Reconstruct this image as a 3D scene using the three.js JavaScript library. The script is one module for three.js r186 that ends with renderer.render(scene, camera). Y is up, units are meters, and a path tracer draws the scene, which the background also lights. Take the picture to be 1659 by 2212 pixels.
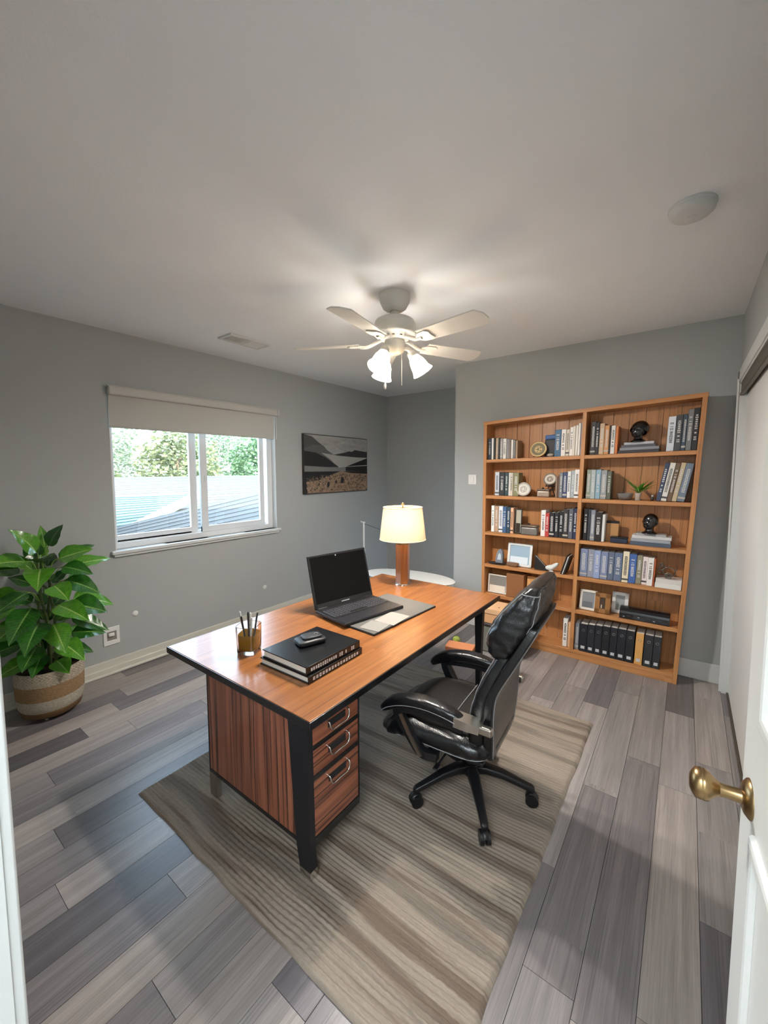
import * as THREE from 'three';
import { RoundedBoxGeometry } from 'three/addons/geometries/RoundedBoxGeometry.js';
import { mergeGeometries, mergeVertices } from 'three/addons/utils/BufferGeometryUtils.js';
import { RectAreaLightUniformsLib } from 'three/addons/lights/RectAreaLightUniformsLib.js';
import { createNoise3D } from 'simplex-noise';

// ------------------------------------------------------------------ camera, sky, sun, exposure
const scene = new THREE.Scene();
const renderer = new THREE.WebGLRenderer({ antialias: true });
renderer.toneMapping = THREE.LinearToneMapping;
renderer.toneMappingExposure = 1.34;
renderer.shadowMap.enabled = true;
RectAreaLightUniformsLib.init();

const FOCAL = 876.5;                                   // pixels, for a frame of 1659 x 2212
const camera = new THREE.PerspectiveCamera(2 * Math.atan(1106 / FOCAL) * 180 / Math.PI, 1659 / 2212, 0.02, 200);
camera.position.set(0, 1.46, 0);
camera.rotation.order = 'YXZ';
camera.rotation.set(-0.07667, 0.64183, -0.002857);
camera.setViewOffset(1659, 2212, 0, 23, 1659, 2212);
scene.add(camera);

scene.background = new THREE.Color().setRGB(0.58, 0.79, 1.0);
scene.backgroundIntensity = 8;

const sun = new THREE.DirectionalLight(new THREE.Color().setRGB(1, 0.94, 0.84), 8);
sun.position.set(9, 13, 5);
sun.target.position.set(-6, 0, -3);
sun.castShadow = true;
Object.assign(sun.shadow.camera, { left: -25, right: 25, top: 25, bottom: -25, near: 1, far: 60 });
scene.add(sun, sun.target);

const FAN_LIGHT = 6.2, DESK_LIGHT = 0.33, HALL_LIGHT = 12.5;

// ------------------------------------------------------------------ helpers
let seed = 12345;
const rnd = () => { seed = (seed + 0x6d2b79f5) | 0; let t = Math.imul(seed ^ (seed >>> 15), 1 | seed); t = (t + Math.imul(t ^ (t >>> 7), 61 | t)) ^ t; return ((t ^ (t >>> 14)) >>> 0) / 4294967296; };
const rr = (a, b) => a + (b - a) * rnd();
const N3 = createNoise3D(rnd);
const V = (x, y, z) => new THREE.Vector3(x, y, z);
const lerp = (a, b, t) => a + (b - a) * t, clamp = (x, a = 0, b = 1) => Math.min(b, Math.max(a, x));
const smooth = (a, b, x) => { const t = clamp((x - a) / (b - a)); return t * t * (3 - 2 * t); };
const D2R = Math.PI / 180;

const taken = new Map();
function numbered(name) { const n = taken.get(name) ?? 0; taken.set(name, n + 1); return n ? `${name}_${String(n).padStart(3, '0')}` : name; }
function shade(o) { o.traverse((m) => { if (m.isMesh) { m.castShadow = true; m.receiveShadow = true; } }); return o; }
function plain(g) { const n = g.index ? g.toNonIndexed() : g; for (const k of Object.keys(n.attributes)) if (!['position', 'normal', 'uv'].includes(k)) n.deleteAttribute(k); return n; }
function join(list) { list = [].concat(list); return list.length === 1 ? list[0] : mergeGeometries(list.map(plain)); }
function part(name, geos, mat, parent, label) { const m = new THREE.Mesh(join(geos), mat); m.name = name; m.castShadow = m.receiveShadow = true; if (label) m.userData.label = label; parent.add(m); return m; }
function thing(name, label, category, [x, y, z] = [0, 0, 0], turn = 0, group) {
  const o = new THREE.Group(); o.name = numbered(name); o.position.set(x, y, z); o.rotation.y = turn;
  o.userData = { label, category }; if (group) o.userData.group = group; scene.add(o); return o;
}
function struct(name, geos, mat) { const m = new THREE.Mesh(join(geos), mat); m.name = name; m.castShadow = m.receiveShadow = true; m.userData.kind = 'structure'; scene.add(m); return m; }
function structGroup(name) { const g = new THREE.Group(); g.name = name; g.userData.kind = 'structure'; scene.add(g); return g; }

// uv in metres from the dominant normal; `grain` is the axis that becomes u
function uvm(g, grain = 'x', ou = 0, ov = 0) {
  g = g.index ? g.toNonIndexed() : g;
  const p = g.attributes.position, n = g.attributes.normal, uv = new Float32Array(p.count * 2), gi = 'xyz'.indexOf(grain);
  const a = [0, 0, 0];
  for (let i = 0; i < p.count; i++) {
    const f = 3 * Math.floor(i / 3);                      // by face, so that a face stays whole
    for (let k = 0; k < 3; k++) a[k] = Math.abs(n.getComponent(f, k) + n.getComponent(f + 1, k) + n.getComponent(f + 2, k));
    const m = a[0] > a[1] && a[0] > a[2] ? 0 : a[1] > a[2] ? 1 : 2;
    const ua = m === gi ? (gi + 1) % 3 : gi, va = 3 - m - ua;
    uv[2 * i] = p.getComponent(i, ua) + ou; uv[2 * i + 1] = p.getComponent(i, va) + ov;
  }
  g.setAttribute('uv', new THREE.BufferAttribute(uv, 2));
  return g;
}
const box = (w, h, d, x = 0, y = 0, z = 0, grain = 'x') => uvm(new THREE.BoxGeometry(w, h, d).translate(x, y, z), grain, x * 0.37, z * 0.21);
const rbox = (w, h, d, r, x = 0, y = 0, z = 0, grain = 'x', seg = 2) => uvm(new RoundedBoxGeometry(w, h, d, seg, Math.min(r, w / 2.01, h / 2.01, d / 2.01)).translate(x, y, z), grain, x * 0.37, z * 0.21);
// from min to max corners
const span = (x0, x1, y0, y1, z0, z1, grain = 'x') => box(x1 - x0, y1 - y0, z1 - z0, (x0 + x1) / 2, (y0 + y1) / 2, (z0 + z1) / 2, grain);
const rspan = (x0, x1, y0, y1, z0, z1, r = 0.003, grain = 'x') => rbox(x1 - x0, y1 - y0, z1 - z0, r, (x0 + x1) / 2, (y0 + y1) / 2, (z0 + z1) / 2, grain);
const lathe = (pts, seg = 40) => new THREE.LatheGeometry(pts.map(([r, y]) => new THREE.Vector2(r, y)), seg);
const tube = (pts, r, seg = 24, rad = 8, closed = false) => new THREE.TubeGeometry(new THREE.CatmullRomCurve3(pts.map((p) => V(...p)), closed), seg, r, rad, closed);
const cyl = (r0, r1, h, x = 0, y = 0, z = 0, seg = 24) => new THREE.CylinderGeometry(r0, r1, h, seg).translate(x, y, z);
function bar(a, b, w, d, r = 0.002) { // a box from point a to point b
  const A = V(...a), B = V(...b), L = A.distanceTo(B), g = new RoundedBoxGeometry(w, L, d, 1, Math.min(r, w / 2.1, d / 2.1));
  const q = new THREE.Quaternion().setFromUnitVectors(V(0, 1, 0), B.clone().sub(A).normalize());
  return g.applyQuaternion(q).translate((A.x + B.x) / 2, (A.y + B.y) / 2, (A.z + B.z) / 2);
}
function prism(pts, d, bevel = 0) { // outline in x,y pushed along z by d, centred
  const s = new THREE.Shape(pts.map(([x, y]) => new THREE.Vector2(x, y)));
  const g = new THREE.ExtrudeGeometry(s, { depth: d - 2 * bevel, bevelEnabled: bevel > 0, bevelThickness: bevel, bevelSize: bevel, bevelOffset: -bevel, bevelSegments: 2, curveSegments: 12 });
  return g.translate(0, 0, -(d - 2 * bevel) / 2);
}
function loft(rings, caps = true) { // rings: arrays of Vector3 of one length
  const n = rings[0].length, pos = [], uv = [], idx = [];
  rings.forEach((r, i) => { for (let j = 0; j <= n; j++) { const p = r[j % n]; pos.push(p.x, p.y, p.z); uv.push(j / n, i / (rings.length - 1)); } });
  const w = n + 1;
  for (let i = 0; i < rings.length - 1; i++) for (let j = 0; j < n; j++) { const a = i * w + j; idx.push(a, a + 1, a + w, a + 1, a + w + 1, a + w); }
  if (caps) for (const [i, flip] of [[0, 1], [rings.length - 1, 0]]) {
    const c = rings[i].reduce((s, p) => s.add(p), V(0, 0, 0)).divideScalar(n), k = pos.length / 3; pos.push(c.x, c.y, c.z); uv.push(0.5, i ? 1 : 0);
    for (let j = 0; j < n; j++) { const a = i * w + j; flip ? idx.push(a + 1, a, k) : idx.push(a, a + 1, k); }
  }
  const g = new THREE.BufferGeometry(); g.setAttribute('position', new THREE.Float32BufferAttribute(pos, 3)); g.setAttribute('uv', new THREE.Float32BufferAttribute(uv, 2)); g.setIndex(idx);
  const m = mergeVertices(g.clone().deleteAttribute('uv'), 1e-6); m.computeVertexNormals();
  // normals shared over the seam
  const look = new Map(); const key = (a, i) => `${a.getX(i).toFixed(6)},${a.getY(i).toFixed(6)},${a.getZ(i).toFixed(6)}`;
  const mp = m.attributes.position; for (let i = 0; i < mp.count; i++) look.set(key(mp, i), i);
  const gp = g.attributes.position, nn = new Float32Array(gp.count * 3), mn = m.attributes.normal;
  for (let i = 0; i < gp.count; i++) { const j = look.get(key(gp, i)); if (j !== undefined) { nn[3 * i] = mn.getX(j); nn[3 * i + 1] = mn.getY(j); nn[3 * i + 2] = mn.getZ(j); } else nn[3 * i + 1] = 1; }
  g.setAttribute('normal', new THREE.BufferAttribute(nn, 3));
  return g;
}
const se = (a, p) => { const c = Math.cos(a), s = Math.sin(a); return [Math.sign(c) * Math.abs(c) ** (2 / p), Math.sign(s) * Math.abs(s) ** (2 / p)]; };
function pillow(w, h, d, p = 4, q = 3, seg = 48, wrinkle = 0.004, freq = 22) { // soft box: rounded in plan (p) and in section (q)
  const rings = [];
  for (let i = 0; i <= 28; i++) {
    const [cr, sr] = se(-Math.PI / 2 + Math.PI * i / 28, q), ring = [];
    for (let j = 0; j < seg; j++) { const [cx, cz] = se(-2 * Math.PI * j / seg, p); const P = V(cx * cr * w / 2, sr * h / 2, cz * cr * d / 2);
      const k = wrinkle * N3(P.x * freq, P.y * freq * 0.5, P.z * freq) * clamp(cr * 1.4); P.addScaledVector(V(cx, sr, cz).normalize(), k); ring.push(P); }
    rings.push(ring);
  }
  return loft(rings, false);
}

// ------------------------------------------------------------------ textures
function tex(w, h, fn, srgb = true, rx = 1, ry = 1) {
  const d = new Uint8Array(w * h * 4), c = [0, 0, 0];
  for (let y = 0; y < h; y++) for (let x = 0; x < w; x++) { fn(x / w, y / h, c); const i = 4 * (y * w + x); d[i] = clamp(c[0], 0, 255); d[i + 1] = clamp(c[1], 0, 255); d[i + 2] = clamp(c[2], 0, 255); d[i + 3] = 255; }
  const t = new THREE.DataTexture(d, w, h); t.wrapS = t.wrapT = THREE.RepeatWrapping; t.magFilter = THREE.LinearFilter; t.minFilter = THREE.LinearMipmapLinearFilter; t.generateMipmaps = true;
  if (srgb) t.colorSpace = THREE.SRGBColorSpace; t.repeat.set(rx, ry); t.needsUpdate = true; return t;
}
// noise that tiles in u and v
function tn(u, v, fu, fv, s = 0) { const a = 2 * Math.PI * u, b = 2 * Math.PI * v; return 0.5 * (N3(Math.cos(a) * fu / 6.283 + s * 7.3, Math.sin(a) * fu / 6.283 + Math.cos(b) * fv / 6.283, Math.sin(b) * fv / 6.283 - s * 3.1) + N3(Math.cos(a) * fu / 6.283 - 11 + s, Math.sin(a) * fu / 6.283 + 5, Math.cos(b) * fv / 6.283 + Math.sin(b) * fv * 0.7 / 6.283)); }
const streak = (u, v, fu, fv, s) => N3(u * fu + s * 9.7, v * fv, s * 3.3);
const mixc = (c, A, B, t) => { for (let k = 0; k < 3; k++) c[k] = lerp(A[k], B[k], t); };
// one metre along the grain by half a metre across
function woodTex(A, B, lines, s, bands = 0.5) {
  return tex(1024, 512, (u, v, c) => {
    const wv = v + 0.012 * streak(u, v, 1.2, 3, s);
    let t = 0.5 + bands * 0.55 * streak(u, wv, 0.8, 14, s + 1) + 0.22 * streak(u, wv, 2.5, 70, s + 2) + 0.12 * streak(u, wv, 9, 240, s + 3);
    mixc(c, A, B, clamp(t));
    const l = lines * smooth(0.35, 0.8, streak(u, wv, 0.7, 34, s + 4)) * (0.7 + 0.3 * streak(u, v, 20, 200, s + 5));
    for (let k = 0; k < 3; k++) c[k] *= 1 - l;
  }, true, 1, 2);
}
const teak = woodTex([172, 112, 60], [134, 78, 38], 0.2, 1, 0.55);
const pine = woodTex([205, 148, 94], [172, 112, 64], 0.18, 2, 0.45);
const rose = woodTex([170, 104, 76], [112, 62, 44], 0.7, 3, 0.8);
const greyGrain = tex(1024, 256, (u, v, c) => { const t = 226 + 16 * streak(u, v, 1.5, 9, 5) + 12 * streak(u, v, 5, 60, 6) + 8 * streak(u, v, 16, 150, 7) - 26 * smooth(0.5, 0.9, streak(u, v, 1.3, 26, 8)); c[0] = c[1] = c[2] = t; }, true, 0.8, 3.2);
const peel = tex(512, 512, (u, v, c) => { c[0] = c[1] = c[2] = 128 + 60 * tn(u, v, 60, 60, 1) + 40 * tn(u, v, 150, 150, 2); }, false, 1.2, 1.2);
const hide = tex(512, 512, (u, v, c) => { c[0] = c[1] = c[2] = 128 + 55 * tn(u, v, 70, 70, 3) + 45 * tn(u, v, 26, 26, 4); }, false, 2.5, 2.5);
const clothT = tex(256, 256, (u, v, c) => { c[0] = c[1] = c[2] = 215 + 25 * Math.sin(u * 256 * Math.PI / 2) * Math.sin(v * 256 * Math.PI / 2) + 12 * tn(u, v, 40, 40, 5); }, true, 6, 6);

const std = (o) => new THREE.MeshStandardMaterial({ roughness: 0.6, ...o });
const phy = (o) => new THREE.MeshPhysicalMaterial({ roughness: 0.5, ...o });
const S = (hex) => new THREE.Color(hex);
const M = {
  wall: std({ color: S('#abadac'), roughness: 0.85, bumpMap: peel, bumpScale: 0.0006 }),
  ceil: std({ color: S('#ebedef'), roughness: 0.9, bumpMap: peel, bumpScale: 0.0006 }),
  trim: std({ color: S('#d0d1cf'), roughness: 0.4 }),
  cream: std({ color: S('#cfccc0'), roughness: 0.5 }),
  white: std({ color: S('#e6e5e1'), roughness: 0.45 }),
  vinyl: std({ color: S('#dfe2e4'), roughness: 0.35 }),
  blind: phy({ color: S('#c4c1ba'), roughness: 0.95, transmission: 0.12, thickness: 0, side: THREE.DoubleSide }),
  glass: phy({ color: 0xffffff, roughness: 0.0, transmission: 1, thickness: 0, ior: 1.45 }),
  sub: std({ color: S('#4a4744') }),
  teak: phy({ map: teak, roughness: 0.32, clearcoat: 0.6, clearcoatRoughness: 0.18 }),
  pine: phy({ map: pine, roughness: 0.45, clearcoat: 0.15, clearcoatRoughness: 0.3 }),
  rose: phy({ map: rose, roughness: 0.28, clearcoat: 0.5, clearcoatRoughness: 0.15 }),
  black: phy({ color: S('#0d0d10'), roughness: 0.3, clearcoat: 0.4 }),
  satin: std({ color: S('#15161b'), roughness: 0.42 }),
  plastic: std({ color: S('#131316'), roughness: 0.38 }),
  leather: phy({ color: S('#0c0c0f'), roughness: 0.3, bumpMap: hide, bumpScale: 0.0012, clearcoat: 0.25, clearcoatRoughness: 0.3 }),
  seatl: phy({ color: S('#17120f'), roughness: 0.36, bumpMap: hide, bumpScale: 0.0008 }),
  pipe: std({ color: S('#8e8e90'), roughness: 0.5 }),
  steel: std({ color: S('#b9b2a8'), roughness: 0.28, metalness: 1 }),
  chrome: std({ color: S('#d8d6d2'), roughness: 0.15, metalness: 1 }),
  brass: std({ color: S('#a58a63'), roughness: 0.3, metalness: 1 }),
  bronze: std({ color: S('#5d564b'), roughness: 0.4, metalness: 0.3 }),
  dark: std({ color: S('#1c1b1c'), roughness: 0.7 }),
  paper: std({ color: S('#dcd8cf'), roughness: 0.9 }),
};
const colourMats = new Map();
function paint(hex, roughness = 0.55) { const k = hex + roughness; if (!colourMats.has(k)) colourMats.set(k, std({ color: S('#' + hex), roughness })); return colourMats.get(k); }

// ------------------------------------------------------------------ the room
const XL = -3.28, XR = 0.245, ZB = -3.5, ZA = -4.46, ZF = -0.09, H = 2.44, XC = -1.775, XE = -1.15, T = 0.14;
const W0 = -1.155, W1 = -2.595, WY0 = 0.885, WY1 = 2.03; // the window opening
const floor = struct('floor', span(XL - T, 1.2, -0.2, -0.012, ZA - T, 1.75), M.sub);
{ // planks along z
  const tones = ['9a9290', '878080', 'a69c98', '777070', '928b8a', 'b0a59f', '7c7679', '9c9492', '6b6668', 'a89f9c'].map((h) => std({ color: S('#' + h), map: greyGrain, roughness: 0.33, bumpMap: greyGrain, bumpScale: 0.0004 }));
  const W = 0.1405, gap = 0.0016;
  let row = 0, last = 0;
  for (let x = XL + 0.002; x < XR + 0.1; x += W, row++) {
    const x1 = Math.min(x + W - gap, XR + 0.12);
    let z = ZF + 0.05 + ((row * 0.437) % 1) * 0.9;
    const end = x < XC ? ZA : x < XC + W ? ZA : ZB;
    while (z > end) {
      const len = rr(0.62, 1.25), a = Math.min(z, ZF + 0.05), b = Math.max(z - len + gap, end);
      let k; do k = Math.floor(rnd() * tones.length); while (k === last); last = k;
      if (a - b > 0.03) part('plank', uvm(new THREE.BoxGeometry(x1 - x, 0.012, a - b).translate((x + x1) / 2, -0.006, (a + b) / 2), 'z', rr(0, 5), rr(0, 5)), tones[k], floor);
      z -= len;
    }
  }
  part('hall_boards', span(-1.2, 1.1, -0.012, 0, ZF + 0.052, 1.7), tones[4], floor);
}
struct('ceiling', span(XL - T, 1.2, H, H + 0.16, ZA - T, 1.75), M.ceil);
struct('wall_left', [span(XL - T, XL, -0.2, H, W0, 0.03), span(XL - T, XL, -0.2, H, ZA - T, W1), span(XL - T, XL, -0.2, WY0, W1, W0), span(XL - T, XL, WY1, H, W1, W0)], M.wall);
struct('wall_back', span(XC, 1.2, 0, H, ZB - 0.12, ZB), M.wall);
struct('wall_alcove', span(XL - T, XE + T, 0, H, ZA - T, ZA), M.wall);
struct('wall_alcove_end', [span(XE, XE + T, 0, 0.15, ZA, ZB - 0.12), span(XE, XE + T, 0.85, H, ZA, ZB - 0.12), span(XE, XE + T, 0.15, 0.85, ZA + 0.5, ZB - 0.12)], M.wall);
struct('wall_front', [span(XL, -0.73, 0, H, ZF, 0.03), span(0.215, 1.2, 0, H, ZF, 0.03), span(-0.73, 0.215, 2.1, H, ZF, 0.03)], M.wall);
// closet wall on the right: opening from z = -3.35 to -1.2
const CZ0 = -3.375, CZ1 = -1.25, CH = 2.0;
struct('wall_right', [span(XR, XR + 0.12, 0, H, ZB, CZ0), span(XR, XR + 0.12, CH, H, CZ0, CZ1), span(XR, XR + 0.12, 0, H, CZ1, ZF)], M.wall);
struct('wall_closet', [span(XR + 0.7, XR + 0.78, 0, H, ZB, ZF), span(XR + 0.12, XR + 0.7, 0, H, CZ1, CZ1 + 0.08)], M.wall);
// hall behind the camera
struct('wall_hall', [span(-1.2, 1.1, 0, H, 1.6, 1.7), span(-1.3, -1.2, 0, H, 0.03, 1.7), span(1.1, 1.2, 0, H, 0.03, 1.7)], M.white);

struct('baseboard_left', [rspan(XL, XL + 0.014, 0, 0.105, ZA, ZF, 0.004), rspan(XL, XL + 0.024, 0, 0.055, ZA, ZF, 0.006), rspan(XL, XL + 0.034, 0, 0.02, ZA, ZF, 0.008)], M.cream);
struct('baseboard_back', [rspan(XC, XR, 0, 0.13, ZB, ZB + 0.016, 0.004)], M.trim);
struct('baseboard_alcove', [rspan(XL, XE, 0, 0.1, ZA, ZA + 0.014, 0.004)], M.trim);
struct('baseboard_front', [rspan(XL, -0.8, 0, 0.105, ZF - 0.014, ZF, 0.004)], M.cream);
// closet casing and jamb
struct('trim_1', [rspan(XR - 0.016, XR, 0, CH + 0.075, CZ0 - 0.062, CZ0, 0.004), rspan(XR - 0.022, XR, 0, CH + 0.02, CZ0 - 0.02, CZ0, 0.004), rspan(XR - 0.016, XR, CH, CH + 0.075, CZ0 - 0.062, CZ1 + 0.06, 0.004), span(XR - 0.01, XR + 0.12, 0, CH, CZ0, CZ0 + 0.012), span(XR - 0.01, XR + 0.12, CH - 0.014, CH, CZ0, CZ1)], M.trim);
// room door casing and jamb
struct('trim_2', [rspan(-0.785, -0.72, 0, 2.17, ZF - 0.016, ZF, 0.004), rspan(-0.737, -0.715, 0, 2.12, ZF - 0.022, ZF, 0.004), span(-0.73, -0.713, 0, 2.1, ZF - 0.008, 0.03), rspan(0.205, 0.24, 0, 2.17, ZF - 0.016, ZF, 0.004), rspan(-0.785, 0.24, 2.1, 2.17, ZF - 0.016, ZF, 0.004), span(0.2, 0.215, 0, 2.1, ZF - 0.008, 0.03)], M.trim);

{ // closet: two sliding doors, bronze track valance
  const d2 = structGroup('door_2'); part('door_panel', [rspan(XR + 0.025, XR + 0.05, 0.02, CH - 0.03, CZ0 + 0.012, -2.28, 0.003)], M.white, d2); part('door_edge', [rspan(XR + 0.02, XR + 0.055, 0.02, CH - 0.03, -2.285, -2.265, 0.003)], M.chrome, d2);
  const d3 = structGroup('door_3'); part('door_panel', [rspan(XR + 0.07, XR + 0.095, 0.02, CH - 0.03, -2.33, CZ1, 0.003)], M.white, d3);
  const t = structGroup('trim_3'); part('track_valance', [rspan(XR - 0.004, XR + 0.008, CH - 0.075, CH - 0.004, CZ0 + 0.014, CZ1, 0.003), rspan(XR - 0.01, XR + 0.012, CH - 0.088, CH - 0.072, CZ0 + 0.014, CZ1, 0.005)], M.bronze, t);
  part('floor_track', [rspan(XR + 0.015, XR + 0.1, 0, 0.012, CZ0, CZ1, 0.003)], M.bronze, t);
}
{ // the room door, open along the right of the picture
  const t = structGroup('door_1'); t.position.set(0.185, 0.012, ZF - 0.005); t.rotation.y = 0.072;
  const L = 0.91, th = 0.035; // the leaf runs along -z from the hinge; its visible face looks to -x
  part('door_leaf', [rspan(-0.01, th - 0.005, 0, 2.03, -L, 0, 0.003)], M.white, t);
  for (const [y0, y1] of [[0.22, 0.83], [1.02, 1.86]]) for (const [z0, z1] of [[-0.795, -0.485], [-0.425, -0.115]]) {
    const sh = new THREE.Shape([[z0, y0], [z1, y0], [z1, y1], [z0, y1]].map((p) => new THREE.Vector2(...p)));
    const hole = new THREE.Path([[z0 + 0.03, y0 + 0.03], [z0 + 0.03, y1 - 0.03], [z1 - 0.03, y1 - 0.03], [z1 - 0.03, y0 + 0.03]].map((p) => new THREE.Vector2(...p))); sh.holes.push(hole);
    part('panel_moulding', new THREE.ExtrudeGeometry(sh, { depth: 0.004, bevelThickness: 0.006, bevelSize: 0.008, bevelOffset: -0.008, bevelSegments: 2 }).rotateY(-Math.PI / 2).translate(-0.01, 0, 0), M.white, t);
  }
  const kz = -L + 0.065, ky = 0.86, k = new THREE.Group(); k.name = 'door_knob'; k.position.set(-0.01, ky, kz); k.rotation.z = Math.PI / 2; t.add(k);
  part('rosette', lathe([[0, 0.012], [0.018, 0.012], [0.026, 0.009], [0.033, 0.003], [0.034, 0]]), M.brass, k);
  part('neck', lathe([[0.013, 0.008], [0.0115, 0.02], [0.011, 0.036], [0.013, 0.046]]), M.brass, k);
  part('knob', lathe([[0.012, 0.042], [0.019, 0.052], [0.0255, 0.058], [0.0275, 0.065], [0.0265, 0.067], [0.0265, 0.069], [0.0275, 0.071], [0.0255, 0.079], [0.018, 0.084], [0.012, 0.087], [0, 0.0875]]), M.brass, k);
  part('latch_plate', rspan(-0.002, 0.027, ky - 0.03, ky + 0.03, -L - 0.0015, -L, 0.001), M.brass, t);
}
{ // window_1: vinyl slider
  const w = structGroup('window_1'), x0 = XL - 0.125, x1 = XL - 0.06, a = W0, b = W1;
  part('window_frame', [rspan(x0, x1, WY0, WY0 + 0.045, b, a, 0.004), rspan(x0, x1, WY1 - 0.045, WY1, b, a, 0.004), rspan(x0 - 0.001, x1 + 0.001, WY0 + 0.001, WY1 - 0.001, a - 0.04, a - 0.0005, 0.004), rspan(x0 - 0.001, x1 + 0.001, WY0 + 0.001, WY1 - 0.001, b + 0.0005, b + 0.06, 0.004), rspan(x0 + 0.01, x0 + 0.03, WY0, WY0 + 0.062, b, a, 0.003)], M.vinyl, w);
  const sash = (za, zb, xa, xb, sa, sb) => { // za nearer the camera
    const s = part('window_sash', [rspan(xa, xb, WY0 + 0.045, WY0 + 0.095, zb, za, 0.003), rspan(xa, xb, WY1 - 0.09, WY1 - 0.045, zb, za, 0.003), rspan(xa - 0.0012, xb + 0.0012, WY0 + 0.0465, WY1 - 0.0465, za - sa, za, 0.003), rspan(xa - 0.0012, xb + 0.0012, WY0 + 0.0465, WY1 - 0.0465, zb, zb + sb, 0.003)], M.vinyl, w);
    part('pane', span((xa + xb) / 2 - 0.002, (xa + xb) / 2 + 0.002, WY0 + 0.09, WY1 - 0.085, zb + sb - 0.004, za - sa + 0.004), M.glass, s);
  };
  sash(a - 0.04, -1.83, x0 + 0.005, x0 + 0.03, 0.012, 0.06);
  sash(-1.85, -2.5, x0 + 0.036, x0 + 0.06, 0.06, 0.05);
  part('window_latch', rspan(x0 + 0.055, x0 + 0.066, 1.36, 1.42, -1.9, -1.88, 0.003), M.vinyl, w);
  part('window_sill', [rspan(XL - 0.06, XL + 0.032, WY0 - 0.026, WY0, b - 0.03, a + 0.03, 0.006), rspan(XL, XL + 0.02, WY0 - 0.045, WY0 - 0.026, b - 0.015, a + 0.015, 0.006)], M.trim, w);
  part('window_reveal', [span(XL - 0.06, XL + 0.001, WY0, WY1, a - 0.006, a), span(XL - 0.06, XL + 0.001, WY0, WY1, b, b + 0.006)], M.trim, w);
  // low window at the end of the alcove passage
  const v = structGroup('window_2');
  part('window_frame', [span(XE, XE + 0.08, 0.15, 0.19, ZA, ZA + 0.5), span(XE, XE + 0.08, 0.81, 0.85, ZA, ZA + 0.5), span(XE, XE + 0.08, 0.19, 0.81, ZA, ZA + 0.04), span(XE, XE + 0.08, 0.19, 0.81, ZA + 0.46, ZA + 0.5)], M.vinyl, v);
  part('pane', span(XE + 0.03, XE + 0.034, 0.19, 0.81, ZA + 0.04, ZA + 0.46), M.glass, v);
}
{ // roller blind
  const t = thing('roller_blind', 'pale grey roller blind half lowered over the window', 'blind', [XL, 1.765, (W0 + W1) / 2]);
  const a = 0.726, dy = -1.765;
  part('cassette', [rspan(0.002, 0.05, 1.992 + dy, 2.052 + dy, -a, a, 0.012), rspan(0, 0.045, 2.048 + dy, 2.056 + dy, -a - 0.006, a + 0.006, 0.003)], M.blind.clone(), t).material = std({ color: S('#bcb9b2'), roughness: 0.5 });
  part('end_cap', rspan(0, 0.054, 1.99 + dy, 2.056 + dy, -a - 0.008, -a, 0.01), M.trim, t);
  part('fabric', span(0.012, 0.0135, 0.0, 1.995 + dy, -a + 0.028, a - 0.006), M.blind, t);
  part('hem_bar', rspan(0.008, 0.018, 0, 0.014, -a + 0.028, a - 0.006, 0.004), M.blind, t);
  part('bead_chain', tube([[0.03, 0.24, -a + 0.012], [0.03, 0.1, -a + 0.012], [0.03, 0, -a + 0.012]], 0.0025, 8, 6), M.white, t);
}
{ // small wall fittings
  const o = thing('wall_outlet', 'white outlet plate low on the wall beside the plant', 'outlet', [XL, 0.275, -1.1], Math.PI / 2);
  part('cover_plate', [rspan(-0.052, 0.052, -0.065, -0.032, 0, 0.007, 0.003), rspan(-0.052, 0.052, 0.032, 0.065, 0, 0.007, 0.003), rspan(-0.052, -0.03, -0.034, 0.034, 0, 0.007, 0.003), rspan(0.03, 0.052, -0.034, 0.034, 0, 0.007, 0.003)], M.white, o);
  part('socket', [span(-0.031, 0.031, -0.034, 0.034, 0, 0.003)], paint('8c857c'), o); part('plug', [rspan(-0.02, 0.016, 0.0, 0.022, 0.002, 0.016, 0.004)], M.white, o);
  const cap = (y, z, label) => { const c = thing('wall_bumper', label, 'wall bumper', [XL, y, z], Math.PI / 2, 'small white caps on the window wall'); part('cap', lathe([[0, 0.012], [0.012, 0.011], [0.018, 0.007], [0.021, 0]], 20).rotateX(Math.PI / 2), M.white, c); };
  cap(0.393, -1.263, 'small round white cap on the wall above the outlet');
  cap(0.319, -2.429, 'small white cap on the wall behind the laptop end of desk');
  const s = thing('light_switch', 'white square light switch on the wall beside the bookcase', 'switch', [-1.592, 1.371, ZB]);
  part('switch_plate', rspan(-0.04, 0.04, -0.045, 0.045, 0, 0.006, 0.003), M.white, s); part('rocker', rspan(-0.015, 0.015, -0.028, 0.028, 0.004, 0.01, 0.003), M.white, s);
}
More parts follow.
